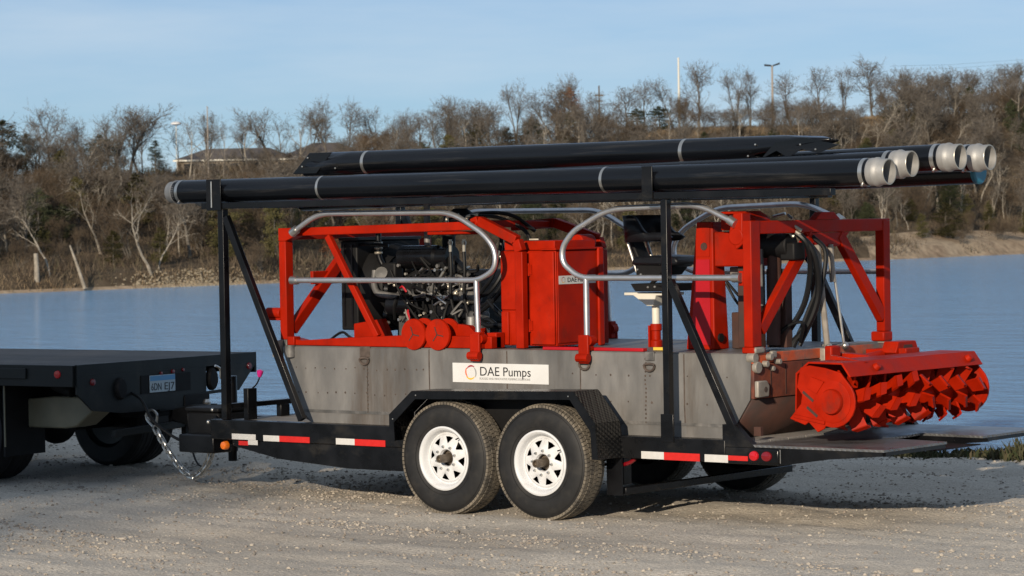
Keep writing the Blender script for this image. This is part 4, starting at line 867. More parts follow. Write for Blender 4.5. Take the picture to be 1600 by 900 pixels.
MB().box(1.45, 1.60, .92, 1.04, 1.16, 1.72).build('mast', RUSTD, D, bevel=.006); MB().box(1.33, 1.56, 1.0, 1.06, 1.63, 1.715).build('mast_clamp', STEELB, D, bevel=.006)
hm = MB().cyl((1.62,.98,1.86),(1.86,.98,1.86),.085,18).build('hydraulic_motor', BLACKM, D, bevel=.01); MB().box(1.80,1.92,.92,1.06,1.76,1.88).build('valve_block', BLACKM, hm, bevel=.012)
MB().tube([(1.66,.90,1.45),(1.66,.90,1.84)], .018, 10).build('hydraulic_ram', STEELB, D); MB().tube([(1.70,.98,1.18),(1.72,.98,1.80)], .05, 12).build('hydraulic_ram', RUSTD, D)
MB().box(1.62,1.78,1.02,1.10,1.16,1.70).build('mast', RUSTD, D, bevel=.006)
# ---- rear portal
pp = MB().box(1.835, 1.905, .425, .535, 1.19, 2.035).build('rear_post', RED, D, bevel=.006); MB().box(1.82,1.92,.42,.56,1.148,1.19).build('post_foot', RED, pp, bevel=.008)
MB().prism([(1.72,1.95),(1.76,2.09),(1.834,2.09),(1.834,1.88),(1.78,1.84)], .43, .53).build('head_plate', RED, pp, bevel=.008); MB().cyl((1.78,.425,1.93),(1.78,.54,1.93),.06,16).build('sheave', RED, pp, bevel=.008)
MB().box(1.79,1.834,.44,.52,1.60,1.70).build('rail_bracket', RED, pp, bevel=.004)
p2 = MB().box(1.835, 1.905, 2.09, 2.18, 1.23, 2.02).build('rear_post', RED, D, bevel=.006); MB().box(1.80,1.91,2.07,2.19,1.16,1.229).build('post_foot', RED, p2, bevel=.01); MB().box(1.81,1.90,2.09,2.19,1.148,1.16).build('post_foot', TAN, p2)
MB().box(1.84, 1.90, .537, 2.19, 1.945, 2.032).build('rear_crossbar', RED, D, bevel=.006)
MB().prism([(1.10,1.943),(1.66,1.943),(1.52,1.845),(1.24,1.845)], 1.845, 1.897, 'yz').build('apex_plate', RED, D, bevel=.005)
sq('rear_brace', (1.875,1.19,1.93), (1.875,.555,1.30), .085, .055); sq('rear_brace', (1.875,1.54,1.93), (1.875,2.10,1.33), .085, .055)
MB().prism([(1.22,2.033),(1.30,2.085),(1.46,2.085),(1.54,2.033)], 1.84, 1.90, 'yz').build('lifting_lug', RED, D, bevel=.005)
MB().tube([(1.91,1.22,1.86),(1.93,1.30,1.15)], .022, 10).build('lift_ram', TAN, D); MB().tube([(1.90,1.40,1.86),(1.94,1.50,1.15)], .010, 8).build('lift_rod', ZINC, D)
MB().tube([(1.90,1.40,1.86),(1.905,1.42,1.60)], .022, 10).build('lift_ram', TAN, D)
for p in ((1.94,1.30,1.155),(1.945,1.50,1.155)): MB().ball(p, .028, 8).build('ram_eye', ZINC, D)
MB().box(1.86,1.95,1.24,1.33,1.02,1.15).build('ram_foot', TAN, D, bevel=.01); MB().box(1.75,1.90,1.5,2.0,1.148,1.162).build('deck_hatch', STEEL, D)
MB().bar((.95,.62,1.16),(1.10,.62,1.16),.02,.02).build('rope', YELLOW, D)
# ---- hoses
def hose(pts, r_=.014, mt=HOSE, name='hose'): return MB().tube(spline(pts), r_, 8).build(name, mt, D)
hose([(1.84,.98,1.98),(1.95,1.02,1.88),(1.93,1.10,1.70),(1.86,1.12,1.45),(1.72,1.08,1.22)], .02); hose([(1.86,1.0,1.97),(1.98,1.06,1.82),(1.96,1.15,1.55),(1.88,1.14,1.32),(1.76,1.10,1.18)], .022)
hose([(1.90,1.18,1.92),(1.98,1.22,1.80),(1.95,1.18,1.5),(1.9,1.16,1.35),(1.82,1.12,1.17)], .016); hose([(1.78,1.25,1.80),(1.90,1.24,1.62),(1.86,1.16,1.38),(1.78,1.1,1.16)], .018)
hose([(1.30,1.0,1.62),(1.40,1.0,1.52),(1.48,.98,1.47)], .01); hose([(1.30,1.0,1.60),(1.38,1.0,1.48),(1.46,.98,1.42)], .01)
hose([(1.66,1.0,1.17),(1.78,1.02,1.30),(1.90,1.04,1.33),(1.84,1.1,1.2)], .012)
for a, b in (((1.82,.95,1.96),(1.88,.98,1.92)),((1.85,.95,1.99),(1.92,1.0,1.93)),((1.80,.95,1.93),(1.80,.95,1.87)),((1.88,.96,2.00),(1.93,1.0,1.96))): MB().cyl(a, b, .013, 8).build('hose_fitting', BRASS, D)
for a, b in (((1.50,1.3,2.06),(1.60,1.3,2.08)),((1.62,1.3,2.07),(1.66,1.3,2.04))): MB().cyl(a, b, .01, 8).build('hose_fitting', ZINC, D)
# ---- engine
eng = MB().prism([(-1.72,1.24),(-1.72,1.62),(-1.55,1.70),(-.98,1.70),(-.90,1.60),(-.90,1.30),(-1.05,1.22)], .98, 1.42).build('engine', BLACKM, D, bevel=.02)
rd = MB().box(-2.14, -1.97, .82, 1.55, 1.25, 1.93).build('radiator', BLACKM, eng, bevel=.012)
for x in (-2.10, -2.02): MB().box(x - .008, x + .008, .812, .8195, 1.28, 1.90).build('radiator_rib', BLACK, rd)
MB().box(-2.15, -1.96, .81, 1.56, 1.931, 1.955).build('radiator_cap_rail', BLACK, rd, bevel=.004)
MB().lathe([(.34,0),(.33,.10),(.27,.14),(.26,.16)], (-1.968, 1.18, 1.57), (1,0,0), 28).build('fan_shroud', BLACKM, rd)
for k in range(6):
    a = k*pi/3; MB().add([(-1.83,1.18 + .05*cos(a),1.57 + .05*sin(a)),(-1.80,1.18 + .25*cos(a - .2),1.57 + .25*sin(a - .2)),(-1.85,1.18 + .25*cos(a + .25),1.57 + .25*sin(a + .25))], [(0,1,2)]).build('fan_blade', BLACK, rd, solid=.004)
MB().tube(fillet([(-2.0,.86,1.90),(-1.9,.86,1.90),(-1.72,.90,1.89)], .05), .013, 8).build('coolant_pipe', BLACK, eng)
ac = MB().lathe([(.001,0),(.07,.0),(.088,.02),(.088,.36),(.07,.38),(.06,.46),(.085,.47),(.085,.50),(.001,.50)], (-1.66,.98,1.80), (1,0,0), 24).build('air_cleaner', BLACK, eng)
MB().prism([(-1.30,1.72),(-1.30,1.87),(-1.14,1.80),(-1.02,1.70),(-1.10,1.66)], .93, 1.03).build('intake_duct', BLACKM, eng, bevel=.02)
MB().tube([(-1.42,1.0,1.84),(-1.42,1.0,2.20)], .024, 14).build('exhaust_pipe', STEELB, eng); MB().tube([(-1.42,1.25,1.7),(-1.42,1.25,2.06)], .05, 14).build('air_stack', BLACKM, eng); MB().lathe([(.06,2.06),(.13,2.07),(.13,2.10),(.05,2.16),(.001,2.16)], (-1.30,1.25,0), (0,0,1), 20).build('stack_cap', BLACKM, eng)
MB().tube(fillet([(-1.84,.92,1.99),(-1.84,.92,1.80),(-1.80,.94,1.72)], .05), .022, 12).build('coolant_pipe', BLACK, eng)
for z in (1.87, 1.91, 1.835): MB().lathe([(.03,-.008),(.033,0),(.03,.008)], (-1.84,.92,z), (0,0,1), 12).build('clamp_ring', BRASS, eng)
MB().cyl((-1.84,.92,1.93),(-1.84,.92,1.97),.02,10).build('filler_cap', BRASS, eng)
# front of block: alternator, pulleys, manifold, filters, starter
MB().cyl((-1.74,.94,1.44),(-1.50,.94,1.44),.085,20).build('alternator', BLACK, eng, bevel=.012); MB().box(-1.80,-1.66,.90,1.0,1.63,1.76).build('thermostat_housing', BLACKM, eng, bevel=.015)
for x, z, r_ in ((-1.80,1.36,.09),(-1.80,1.55,.075),(-1.80,1.66,.05)): MB().lathe([(.001,0),(r_,0),(r_*.8,.02),(r_,.04),(.001,.04)], (x,1.0,z), (1,0,0), 20).build('pulley', BLACK, eng)
MB().tube(fillet([(-1.86,.90,1.70),(-1.86,.88,1.62),(-1.82,.86,1.53),(-1.70,.88,1.51),(-1.6,.92,1.50)], .05), .026, 12).build('water_pipe', STEELB, eng)
MB().lathe([(.001,0),(.05,.0),(.055,.02),(.05,.06),(.001,.065)], (-1.80,.92,1.66), (.3,-.6,.3), 14).build('pump_housing', STEELB, eng)
MB().box(-1.30,-.86,.93,1.05,1.34,1.46).build('starter_cover', BLACK, eng, bevel=.02); MB().cyl((-1.32,.95,1.27),(-1.05,.95,1.27),.05,14).build('oil_filter', BLACKM, eng, bevel=.01); MB().box(-1.55,-1.38,.90,1.0,1.17,1.33).build('engine_mount', BLACKM, eng, bevel=.01)
MB().box(-1.66,-1.58,.93,.99,1.17,1.36).build('engine_mount', STEELB, eng, bevel=.006); MB().prism([(-2.0,1.148),(-2.0,1.30),(-1.72,1.34),(-1.62,1.148)],.80,.86).build('mount_plate', RED, D, bevel=.006)
for k in range(4): MB().box(-1.52 + .15*k, -1.42 + .15*k, .935, .985, 1.53, 1.60).build('injector_cover', STEELB if k % 2 else BLACKM, eng, bevel=.012)
for k in range(4): MB().tube(spline([(-1.48 + .13*k,.95,1.60),(-1.45 + .1*k,.91,1.55),(-1.3 + .06*k,.90,1.52 - .01*k),(-1.12,.93,1.50)]), .006, 6).build('fuel_line', ZINC, eng)
MB().box(-1.16,-.98,.90,.98,1.47,1.56).build('injection_pump', STEELB, eng, bevel=.015); MB().cyl((-1.0,.92,1.50),(-.86,.92,1.50),.05,14).build('hydraulic_pump', STEELB, eng, bevel=.01)
for p, r_ in (((-1.13,.89,1.58),.018),((-1.05,.88,1.53),.022),((-1.20,.89,1.50),.014),((-.99,.88,1.56),.016),((-1.47,.90,1.63),.012),((-1.61,.91,1.385),.012),((-1.55,.905,1.39),.012),((-1.38,.90,1.61),.012),((-.93,.87,1.46),.016),((-1.28,.90,1.565),.011),((-1.66,.89,1.59),.013)):
    MB().ball(p, r_, 6).build('engine_fitting', BRASS, eng)
for a, b, r_ in (((-1.30,.90,1.53),(-1.15,.89,1.45),.010),((-1.28,.90,1.44),(-1.02,.88,1.56),.009),((-1.02,.86,1.60),(-.90,.86,1.68),.015),((-1.45,.90,1.66),(-1.38,.9,1.72),.01),((-1.22,.9,1.64),(-1.16,.9,1.72),.012)): MB().cyl(a, b, r_, 8).build('engine_fitting', ZINC, eng)
for pts in ([(-1.55,.90,1.46),(-1.52,.87,1.40),(-1.50,.87,1.33),(-1.44,.88,1.29),(-1.40,.9,1.28)], [(-1.53,.90,1.46),(-1.50,.86,1.38),(-1.47,.87,1.30),(-1.40,.88,1.25),(-1.28,.86,1.235)], [(-1.62,.91,1.57),(-1.57,.88,1.58),(-1.54,.89,1.54)]): MB().tube(spline(pts), .008, 6).build('battery_cable', REDWIRE, eng)
MB().tube(spline([(-1.50,.905,1.46),(-1.53,.87,1.42),(-1.51,.86,1.35),(-1.47,.87,1.29)]), .007, 6).build('battery_cable', TAN, eng)
R5 = random.Random(3)
for k in range(20):
    x, z = R5.uniform(-1.72, -.95), R5.uniform(1.28, 1.72); pts = [(x, R5.uniform(.86, .94), z)]
    for q in range(3): x += R5.uniform(-.10, .16); z = max(1.2, min(1.8, z + R5.gauss(-.03, .09))); pts.append((x, R5.uniform(.84, .93), z))
    MB().tube(spline(pts), R5.choice((.006, .009, .013)), 6).build('engine_hose', R5.choice((HOSE, HOSE, HOSE, BLACKM, STEELB)), eng)
for k in range(48):
    p = (R5.uniform(-1.75, -.88), R5.uniform(.87, .93), R5.uniform(1.26, 1.74)); MB().cyl(p, (p[0], p[1] - .02, p[2]), R5.uniform(.006, .017), 6).build('engine_bolt', R5.choice((ZINC, STEELB, BRASS)), eng)
# hydraulic hoses from the valve bank to the cabinet
vb = MB().box(-1.25,-.80,.80,.92,1.965,1.99).build('valve_bank', RED, D, bevel=.006)
for x in (-1.06, -.93):
    MB().cyl((x,.84,1.93),(x,.84,1.84),.012,10).build('hose_fitting', BRASS, vb); MB().lathe([(.017,-.012),(.019,0),(.017,.012)], (x,.84,1.905), (0,0,1), 8).build('hose_fitting', BRASS, vb)
    hose([(x,.84,1.84),(x + .005,.84,1.7),(x - .01,.85,1.5),(x + .03,.88,1.3)], .013)
for x in (-1.09, -.90): MB().tube(fillet([(x,.84,2.03),(x,.84,2.10),(x + .10,.86,2.11)], .02), .012, 8).build('hose_fitting', BRASS, vb)
hose([(-1.06,.84,2.06),(-.80,.9,2.12),(-.6,1.0,2.10),(-.46,1.1,1.98)], .014); hose([(-.86,.84,2.10),(-.68,.92,2.09),(-.5,1.0,2.0),(-.42,1.0,1.9)], .014)
for pts in ([(-.92,.9,1.30),(-.80,.86,1.52),(-.66,.84,1.66),(-.60,.86,1.86),(-.62,.9,1.98)], [(-.95,.9,1.35),(-.74,.84,1.42),(-.55,.80,1.55),(-.46,.82,1.70),(-.40,.9,1.78)], [(-.88,.9,1.42),(-.72,.84,1.46),(-.56,.84,1.62),(-.52,.86,1.80),(-.56,.9,1.95)],
            [(-1.0,.9,1.25),(-.75,.82,1.22),(-.55,.78,1.24),(-.40,.80,1.20)], [(-.9,.9,1.5),(-.70,.86,1.55),(-.60,.9,1.72),(-.66,.95,1.9)], [(-.50,.82,1.72),(-.46,.80,1.5),(-.42,.78,1.36)], [(-.85,.86,1.38),(-.70,.8,1.30),(-.55,.78,1.30),(-.40,.78,1.25)], [(-.9,.9,1.27),(-.72,.84,1.34),(-.6,.82,1.28),(-.5,.8,1.18)], [(-.70,.83,1.48),(-.58,.8,1.40),(-.42,.8,1.30)]):
    hose(pts, .016 if len(pts) > 4 else .018)
for p in ((-.60,.86,1.80),(-.86,.85,1.28),(-.90,.85,1.32),(-.86,.85,1.23),(-.44,.8,1.66)): MB().ball(p, .016, 6).build('hose_fitting', BRASS, D)
MB().box(-.95,-.80,.86,.98,1.148,1.40).build('hydraulic_tank', STEELB, D, bevel=.02); MB().cyl((-.88,.85,1.20),(-.88,.85,1.36),.028,12).build('filter', CAST, D, bevel=.006)
# ---- cutter head
AX = Vector((2.50, 0, .84)); Y0, Y1 = .47, 2.22
ck = MB().tube([(AX.x,Y0,AX.z),(AX.x,Y1,AX.z)], .075, 16).build('cutter_shaft', REDGLOSS, D)
def end_plate(y, th):
    q = [(AX.x + .172*cos(radians(a)), AX.z + .172*sin(radians(a))) for a in range(-110, 66, 16)] + [(2.56,1.03),(2.44,1.06),(2.32,1.075),(2.25,1.06),(2.22,.93),(2.26,.88),(2.25,.82),(2.16,.72),(2.28,.68),(2.31,.70),(2.38,.635),(2.43,.66)]
    o = MB().prism(q, y, y + th).build('end_plate', REDGLOSS, ck, bevel=.004)
    for r_, h in ((.14, .006), (.085, .035)): MB().lathe([(.001,-h),(r_*.92,-h),(r_,-h*.6),(r_,0)], (AX.x, y, AX.z), (0,1,0), 28).build('bearing_cap', REDGLOSS, ck)
    MB().prism([(2.30,.93),(2.38,.89),(2.44,.97),(2.34,1.0)], y - .012, y).build('plate_rib', REDGLOSS, ck); MB().bar((2.20,y - .006,.74),(2.44,y - .006,.70),.012,.02).build('plate_rib', REDGLOSS, ck)
    for x_, z_ in ((2.27,.90),(2.30,.80)): MB().bar((x_,y - .002,z_),(x_ + .08,y - .002,z_ - .06),.004,.018).build('plate_slot', RUSTD, ck)
end_plate(Y0, .018); end_plate(Y1 - .018, .018)
hd = MB(); prof = [(2.63,1.005),(2.565,1.095),(2.30,1.098),(2.20,1.02),(2.19,.70)]; inn = [(2.20,.70),(2.212,1.012),(2.305,1.086),(2.557,1.083),(2.618,1.0)]
hd.prism(prof + inn, Y0 + .02, Y1 - .02); hood = hd.build('cutter_hood', REDGLOSS, D)
for y in (.85, 2.05): MB().lathe([(.001,-.03),(.022,-.028),(.03,0)], (2.600, y, 1.05), (-1,0,-.75), 14).build('hood_bolt', REDGLOSS, hood)
MB().prism([(2.30,1.088),(2.58,1.088),(2.30,1.13)], .75, .79).build('hood_rib', REDGLOSS, hood)
NB = 29
for k in range(NB):
    y = Y0 + .085 + (Y1 - Y0 - .17) * k / (NB - 1); sg = 1 if k < NB / 2 else -1
    for h_ in range(2):
        a = radians(47 * k * sg + 180 * h_ + 20) + rnd.gauss(0, .06); c_, s_ = cos(a), sin(a); tx, tz = -s_, c_; ro = .192 + rnd.gauss(0, .006); hw = .043; pt = .030 * sg
        q = lambda r_, t_, e=0: (AX.x + c_*r_ + tx*t_, y + pt * t_ / hw + e, AX.z + s_*r_ + tz*t_)
        cb = MB().add([q(.05,-hw*.8), q(.05,hw*.8), q(ro,hw), q(ro,-hw)], [(0,1,2,3)]).build('cutter_blade', REDGLOSS, ck, solid=.016, flat=True)
        MB().add([q(ro - .002,-hw), q(ro - .002,hw), q(ro + .012,hw*.9, .05*sg), q(ro + .012,-hw*.9, .05*sg)], [(0,1,2,3)]).build('blade_tip', REDGLOSS, cb, solid=.014, flat=True)
# ladder arms from the deck to the cutter
MB().bar((1.93,1.36,1.05),(2.25,1.36,1.03),.10,.14).build('ladder_arm', REDGLOSS, D, bevel=.008); MB().box(2.0,2.06,1.15,1.27,.98,1.17).build('ladder_lug', REDGLOSS, D, bevel=.012)
MB().bar((1.95,1.85,1.10),(2.28,1.85,1.11),.18,.04).build('ladder_arm', REDGLOSS, D, bevel=.006); pass
sk_ = MB(); sk_.prism([(1.72,1.10),(1.76,1.175),(1.99,1.175),(2.03,1.10),(1.97,1.06),(1.78,1.06)], 2.10, 2.22, 'yz'); sk_.build('arm_socket', REDGLOSS, D, bevel=.006)
MB().prism([(1.80,1.09),(1.83,1.15),(1.93,1.15),(1.96,1.09)], 2.2205, 2.224, 'yz').build('socket_opening', RUSTD, D)
MB().tube([(2.10,1.45,1.06),(2.10,1.72,1.08)], .035, 12).build('ladder_pipe', REDGLOSS, D)
# ------------------------------------------------------------------ signs
def letters(txt, size, mt, parent, loc, rot, name='lettering', depth=.0006):
    c = bpy.data.curves.new(name, 'FONT'); c.body = txt; c.size = size; c.extrude = depth; c.resolution_u = 4
    tmp = bpy.data.objects.new('tmp', c); COL.objects.link(tmp); dg = bpy.context.evaluated_depsgraph_get(); me = bpy.data.meshes.new_from_object(tmp.evaluated_get(dg)); bpy.data.objects.remove(tmp)
    me.materials.clear(); me.materials.append(mt); o = bpy.data.objects.new(name, me); COL.objects.link(o); o.parent = parent
    o.location = Vector(loc) - ORG.get(parent.name, Vector((0,0,0))); o.rotation_euler = rot
    return o, max(v.co.x for v in me.vertices) - min(v.co.x for v in me.vertices)
def swirl(parent, c, rad, ax):   # ring logo of four curved strokes; ax maps (a, b, depth) to a point
    for mt, a0, a1 in ((P_MAROON, 50, 150), (P_ORANGE, 140, 235), (P_YELLOW, 215, 325), (PRINTG, 320, 420)):
        vs = []; n = 12
        for i in range(n + 1):
            t_ = i / n; a = radians(a0 + (a1 - a0) * t_); wd = rad * .17 * sin(pi * min(1, t_ * .85 + .12)); k = rad * (1.05 - .14 * t_)
            for r_ in (k - wd, k + wd * .4): vs.append(ax(c[0] + r_ * cos(a), c[1] + r_ * sin(a)))
        MB().add(vs, [(2*i, 2*i+1, 2*i+3, 2*i+2) for i in range(n)]).build('logo_stroke', mt, parent, flat=True)
S = thing('company_sign', 'long white sign with a ring logo and black lettering on the grey hull', 'sign', (-.26, .415, .97))
bd = MB().box(-.70, .18, .412, .4185, .905, 1.045).build('board', WHITE, S, bevel=.001)
o, wd = letters('DAE Pumps', .092, PRINTK, S, (-.448, .4105, .957), (pi/2, 0, 0)); o.scale = (.462 / wd, 1, 1)
o, wd = letters('RUGGED AND INNOVATIVE PUMPING SOLUTIONS', .022, PRINTG, S, (-.448, .4105, .929), (pi/2, 0, 0), 'small_lettering'); o.scale = (.462 / wd, 1, 1)
swirl(S, (-.528, .978), .05, lambda a, b: (a, .4108, b))
# sticker print on the cabinet's tail face
o, wd = letters('DAE', .046, PRINTK, [c for c in D.children if c.name.startswith('control_cabinet')][0], (.1112, .735, 1.618), (pi/2, 0, pi/2)); o.scale = (.105 / wd, 1, 1)
o, wd = letters('Pumps', .040, PRINTK, [c for c in D.children if c.name.startswith('control_cabinet')][0], (.1112, .855, 1.618), (pi/2, 0, pi/2)); o.scale = (.13 / wd, 1, 1)
swirl([c for c in D.children if c.name.startswith('control_cabinet')][0], (.69, 1.634), .02, lambda a, b: (.1113, a, b))

# ------------------------------------------------------------------ truck (local axes: +X to its tail, Y across)
K = thing('flatbed_truck', 'dark flatbed truck coupled to the trailer, seen from its tail', 'truck', (-4.5, 1.31, 0), radians(5), None, True)
W2 = 1.16
tp = MB().prism([(-W2,.955),(-W2,.74),(-.98,.58),(-.62,.56),(-.60,.70),(.13,.72),(.13,.60),(.42,.60),(.82,.615),(1.06,.86),(1.06,.985),(.40,.99)], -.02, .02, 'yz')
# tail plate with two lamp windows
tail = MB().prism([(-W2,.965),(-W2,.70),(-1.02,.60),(-.72,.56),(.05,.56),(.05,.66),(.10,.66),(.10,.595),(.16,.595),(.395,.868),(.395,.88),(.44,.88),(.44,.635),(.72,.635),(.72,.88),(.44,.885),(.395,.885),(.10,.885),(.05,.885)], 0, .02, 'yz') if False else None
def plate_yz(rects, name, m, x0=0, x1=.02, parent=K):
    mm = MB()
    for a, b, c, d in rects: mm.box(x0, x1, a, b, c, d)
    return mm.build(name, m, parent)
tp = MB(); tp.box(0,.02,-W2,W2-.06,.885,.975); tp.prism([(-W2,.8845),(-W2,.74),(-.98,.60),(-.62,.56),(.13,.56),(.13,.8845)], 0, .02, 'yz'); tp.prism([(.40,.8845),(.40,.62),(.84,.62),(1.10,.8845)], 0, .02, 'yz') if False else None
tp.box(0,.02,.13,.34,.6,.8845) if False else None
tp.prism([(.13,.64),(.13,.665),(.80,.685),(.80,.66)], 0, .02, 'yz'); tp.prism([(.72,.8845),(.72,.684),(.80,.684),(.86,.66),(1.10,.8845)], 0, .02, 'yz'); tp.prism([(.1305,.8845),(.1305,.66),(.43,.668),(.43,.8845)], 0, .02, 'yz')
tpo = tp.build('tail_plate', TBODY, K)
MB().box(-6.5, -.001, -W2, W2 - .06, .90, .945).build('bed_frame', TBODY, K)
for k in range(12):
    y0 = -W2 + .01 + k * .186
    MB().box(-6.5, .0, y0, y0 + .181, .946, .972).build('bed_board', TBED, K, bevel=.003)
sr = MB().box(-6.5, -.001, -W2 - .03, -W2 - .001, .80, .972).build('side_rail', TBODY, K, bevel=.004)
for x in (-.55, -1.25, -1.95): MB().box(x - .30, x + .06, -W2 - .05, -W2 - .031, .86, .945).build('stake_pocket', TBODY, sr, bevel=.004)
MB().box(-6.5, -.001, W2 - .06, W2 - .03, .80, .972).build('side_rail', TBODY, K, bevel=.004)
def rl(x, y, z, r_=.03, ax=(1,0,0), m=LENSD): return MB().lathe([(.001,.012),(r_*.8,.011),(r_,.0),(r_,-.004)], (x, y, z), ax, 16).build('marker_lamp', m, K)
rl(.022, -.98, .83); rl(.022, 1.0, .86); rl(.022, .0, .865, .02); rl(.022, -.15, .858, .016); rl(.022, .13, .872, .016); rl(-.16, -W2 - .031, .90, .034, (0,-1,0), LENS)
lp = MB().lathe([(.001,.03),(.05,.028),(.06,.01),(.06,-.02)], (.0,0,0), (1,0,0), 20).build('tail_lamp', BLACKM, K, loc=(-4.5,1.31,0)); lp.location = (.01, .515, .775); lp.scale = (1, 1, 1.6)
lp = MB().lathe([(.001,.03),(.05,.028),(.06,.01),(.06,-.02)], (.0,0,0), (1,0,0), 20).build('tail_lamp', BLACKM, K, loc=(-4.5,1.31,0)); lp.location = (.03, -.66, .76); lp.scale = (1, 1, 1.5)
# number plate in a recess
MB().box(.021, .026, -.40, .22, .70, .85).build('plate_recess', BLACKM, K); np_ = MB().box(.027, .031, -.30, .02, .705, .845).build('number_plate', PLATEW, K, bevel=.002)
MB().box(.0315, .0325, -.295, .015, .80, .84).build('plate_band', PLATEB, np_)
o, wd = letters('6DN', .085, PRINTK, np_, (.0322, -.285, .722), (pi/2, 0, pi/2)); o.scale = (.125 / wd, 1, 1)
o, wd = letters('EJ7', .085, PRINTK, np_, (.0322, -.125, .722), (pi/2, 0, pi/2)); o.scale = (.125 / wd, 1, 1)
# hitch frame, bumper, boxes, mud flaps
MB().box(-.30, -.02, -.30, .62, .50, .56).build('hitch_beam', BLACKM, K, bevel=.006); MB().box(-.02, .03, .14, .46, .30, .66).build('hitch_plate', BLACKM, K, bevel=.006)
MB().box(.03, .10, .22, .38, .40, .56).build('receiver', BLACKM, K, bevel=.008); MB().lathe([(.012,.0),(.03,.01),(.034,.035),(.02,.06),(.001,.062)], (.13,.30,.56), (0,0,1), 16).build('hitch_ball', ZINC, K); MB().box(.10,.18,.25,.35,.53,.56).build('hitch_tongue', BLACKM, K, bevel=.006)
MB().bar((.0,-.72,.40), (.0,.14,.425), .05, .06, (1,0,0)).build('step_bar', TBODY, K, bevel=.006); MB().bar((.0,-.16,.56), (.0,.14,.565), .03, .03, (1,0,0)).build('step_bar', TBODY, K)
for y in (-.28, .05): MB().box(-.05, .0, y - .03, y + .03, .40, .56).build('step_bracket', BLACKM, K)
for sy in (-1, 1): MB().box(-6.0, -.30, sy*.42 - .04, sy*.42 + .04, .58, .88).build('chassis_rail', BLACKM, K)
tb = MB().prism([(-1.0,.44),(-1.0,.66),(-.50,.70),(-.05,.70),(-.05,.62),(-.28,.46),(-.40,.44)], -.85, -.60).build('tool_box', TANBOX, K, bevel=.012)
tb2 = MB().prism([(-1.02,.43),(-.42,.43),(-.10,.56),(-.06,.66),(-1.02,.66)], -.48, -.30, 'yz')
for x in (-.86,): MB().box(x - .05, x + .06, -.861, -.849, .435, .70).build('box_strap', TBODY, tb)
MB().tube([(-.5,-.86,.80),(-.3,-.86,.74)], .05, 14).build('filler_pipe', BLACKM, K, bevel=.008)
fl = MB().box(-.82, -.80, -1.13, -.66, .22, .80).build('mud_flap', BLACKM, K); MB().box(-.80,-.79,-1.14,-1.13,.30,.80).build('flap_edge', TANBOX, fl)
MB().box(-.84, -.825, .62, 1.08, .30, .80).build('mud_flap', BLACKM, K)
def twheel(y0, y1, x, r_):
    ty = MB().lathe([(.25,y0),(.30,y0 - .01),(r_ - .04,y0 - .005),(r_,y0 + .03),(r_,y1 - .03),(r_ - .04,y1 + .005),(.30,y1 + .01),(.25,y1)], (x, 0, r_ - .01), (0,1,0), 48).build('wheel', RUBBER, K)
    MB().lathe([(.25,y0 + .01),(.22,y0 + .04),(.10,y0 + .05),(.001,y0 + .04)], (x, 0, r_ - .01), (0,1,0), 32).build('rim', TBODY, ty)
    for k in range(3): MB().lathe([(r_ + .0005,-.004),(r_ + .004,-.003),(r_ + .004,.003),(r_ + .0005,.004)], (x, y0 + (y1 - y0) * (k + 1) / 4, r_ - .01), (0,1,0), 48).build('tread_rib', RUBBER, ty)
twheel(-1.12, -.88, -1.28, .41); twheel(-.86, -.64, -1.28, .41); twheel(.86, 1.08, -1.28, .41); twheel(.62, .84, -1.28, .41)
MB().tube([(-1.28,-1.0,.40),(-1.28,1.0,.40)], .07, 14).build('axle', BLACKM, K); MB().ball((-1.28,0,.40), .17, 10).build('axle_housing', BLACKM, K)
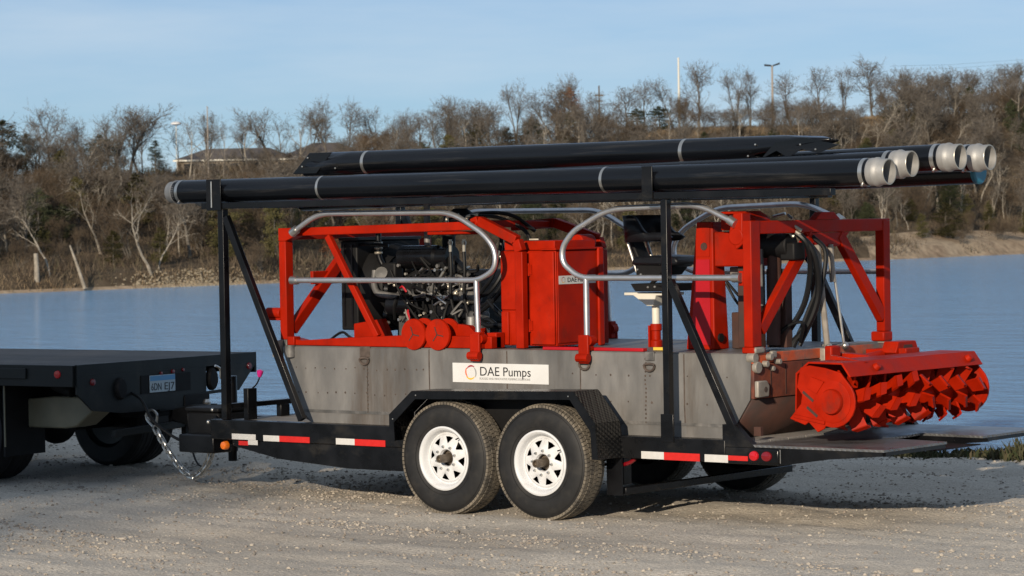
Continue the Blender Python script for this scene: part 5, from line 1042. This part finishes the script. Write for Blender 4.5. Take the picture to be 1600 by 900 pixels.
# ------------------------------------------------------------------ chain and cable
def chain_path(n):
    P_ = spline([(-4.27,.9,.43),(-4.22,.9,.36),(-4.10,.9,.22),(-3.97,.9,.105),(-3.85,.9,.055),(-3.73,.9,.12),(-3.655,.9,.22),(-3.62,.9,.34)], 40); L_ = [0]
    for a, b in zip(P_, P_[1:]): L_.append(L_[-1] + (b - a).length)
    out = []
    for k in range(n):
        t_ = L_[-1] * (k + .5) / n; i = max(j for j in range(len(L_)) if L_[j] <= t_); i = min(i, len(P_) - 2); out.append((P_[i].lerp(P_[i+1], (t_ - L_[i]) / max(1e-6, L_[i+1] - L_[i])), (P_[i+1] - P_[i]).normalized()))
    return out
CH = thing('safety_chain', 'shiny steel safety chain hanging in a loop below the trailer coupling', 'chain', (-3.85, .9, .05))
lk = MB(); lw, ll, rr = .021, .040, .0088
lk.tube([(ll*.55*(1 if cos(t_) > 0 else -1) * (1 if abs(cos(t_)) > .01 else 0) + lw*cos(t_), lw*sin(t_), 0) for t_ in [2*pi*k/16 for k in range(17)]], rr, 6, False)
l0 = lk.build('chain_link', ZINC, CH, loc=(0,0,0)); NL = 22
for i, (p, d) in enumerate(chain_path(NL)):
    o = l0 if i == 0 else l0.copy()
    if i: COL.objects.link(o); o.parent = CH
    q = d.to_track_quat('X', 'Z'); o.rotation_mode = 'QUATERNION'; o.rotation_quaternion = q @ Matrix.Rotation(.6 + (pi/2 if i % 2 else 0), 3, 'X').to_quaternion(); o.location = p - Vector((-3.85,.9,.05))
hk = MB().tube(spline([(-4.30,.9,.44),(-4.36,.89,.50),(-4.35,.89,.56),(-4.29,.89,.575),(-4.24,.89,.54),(-4.25,.89,.47)]), .011, 8).build('hook', ZINC, CH)
MB().tube([(-4.38,.89,.53),(-4.26,.9,.46)], .008, 6).build('hook_latch', ZINC, CH)
cbl = MB().tube(spline([(-4.45,.80,.72),(-4.32,.80,.66),(-4.22,.82,.50),(-4.05,.9,.36),(-3.85,.92,.31),(-3.7,.92,.33),(-3.6,.9,.38)]), .012, 8).build('cable', HOSE); tag(cbl, 'black electrical cable drooping from the truck to the trailer tongue', 'cable')
c2 = MB().tube(spline([(-3.95,.95,.55),(-3.93,.95,.40),(-3.90,.95,.25),(-3.82,.93,.15),(-3.72,.92,.13)]), .008, 6).build('breakaway_cable', HOSE); tag(c2, 'thin dark breakaway cable hanging beside the chain', 'cable')
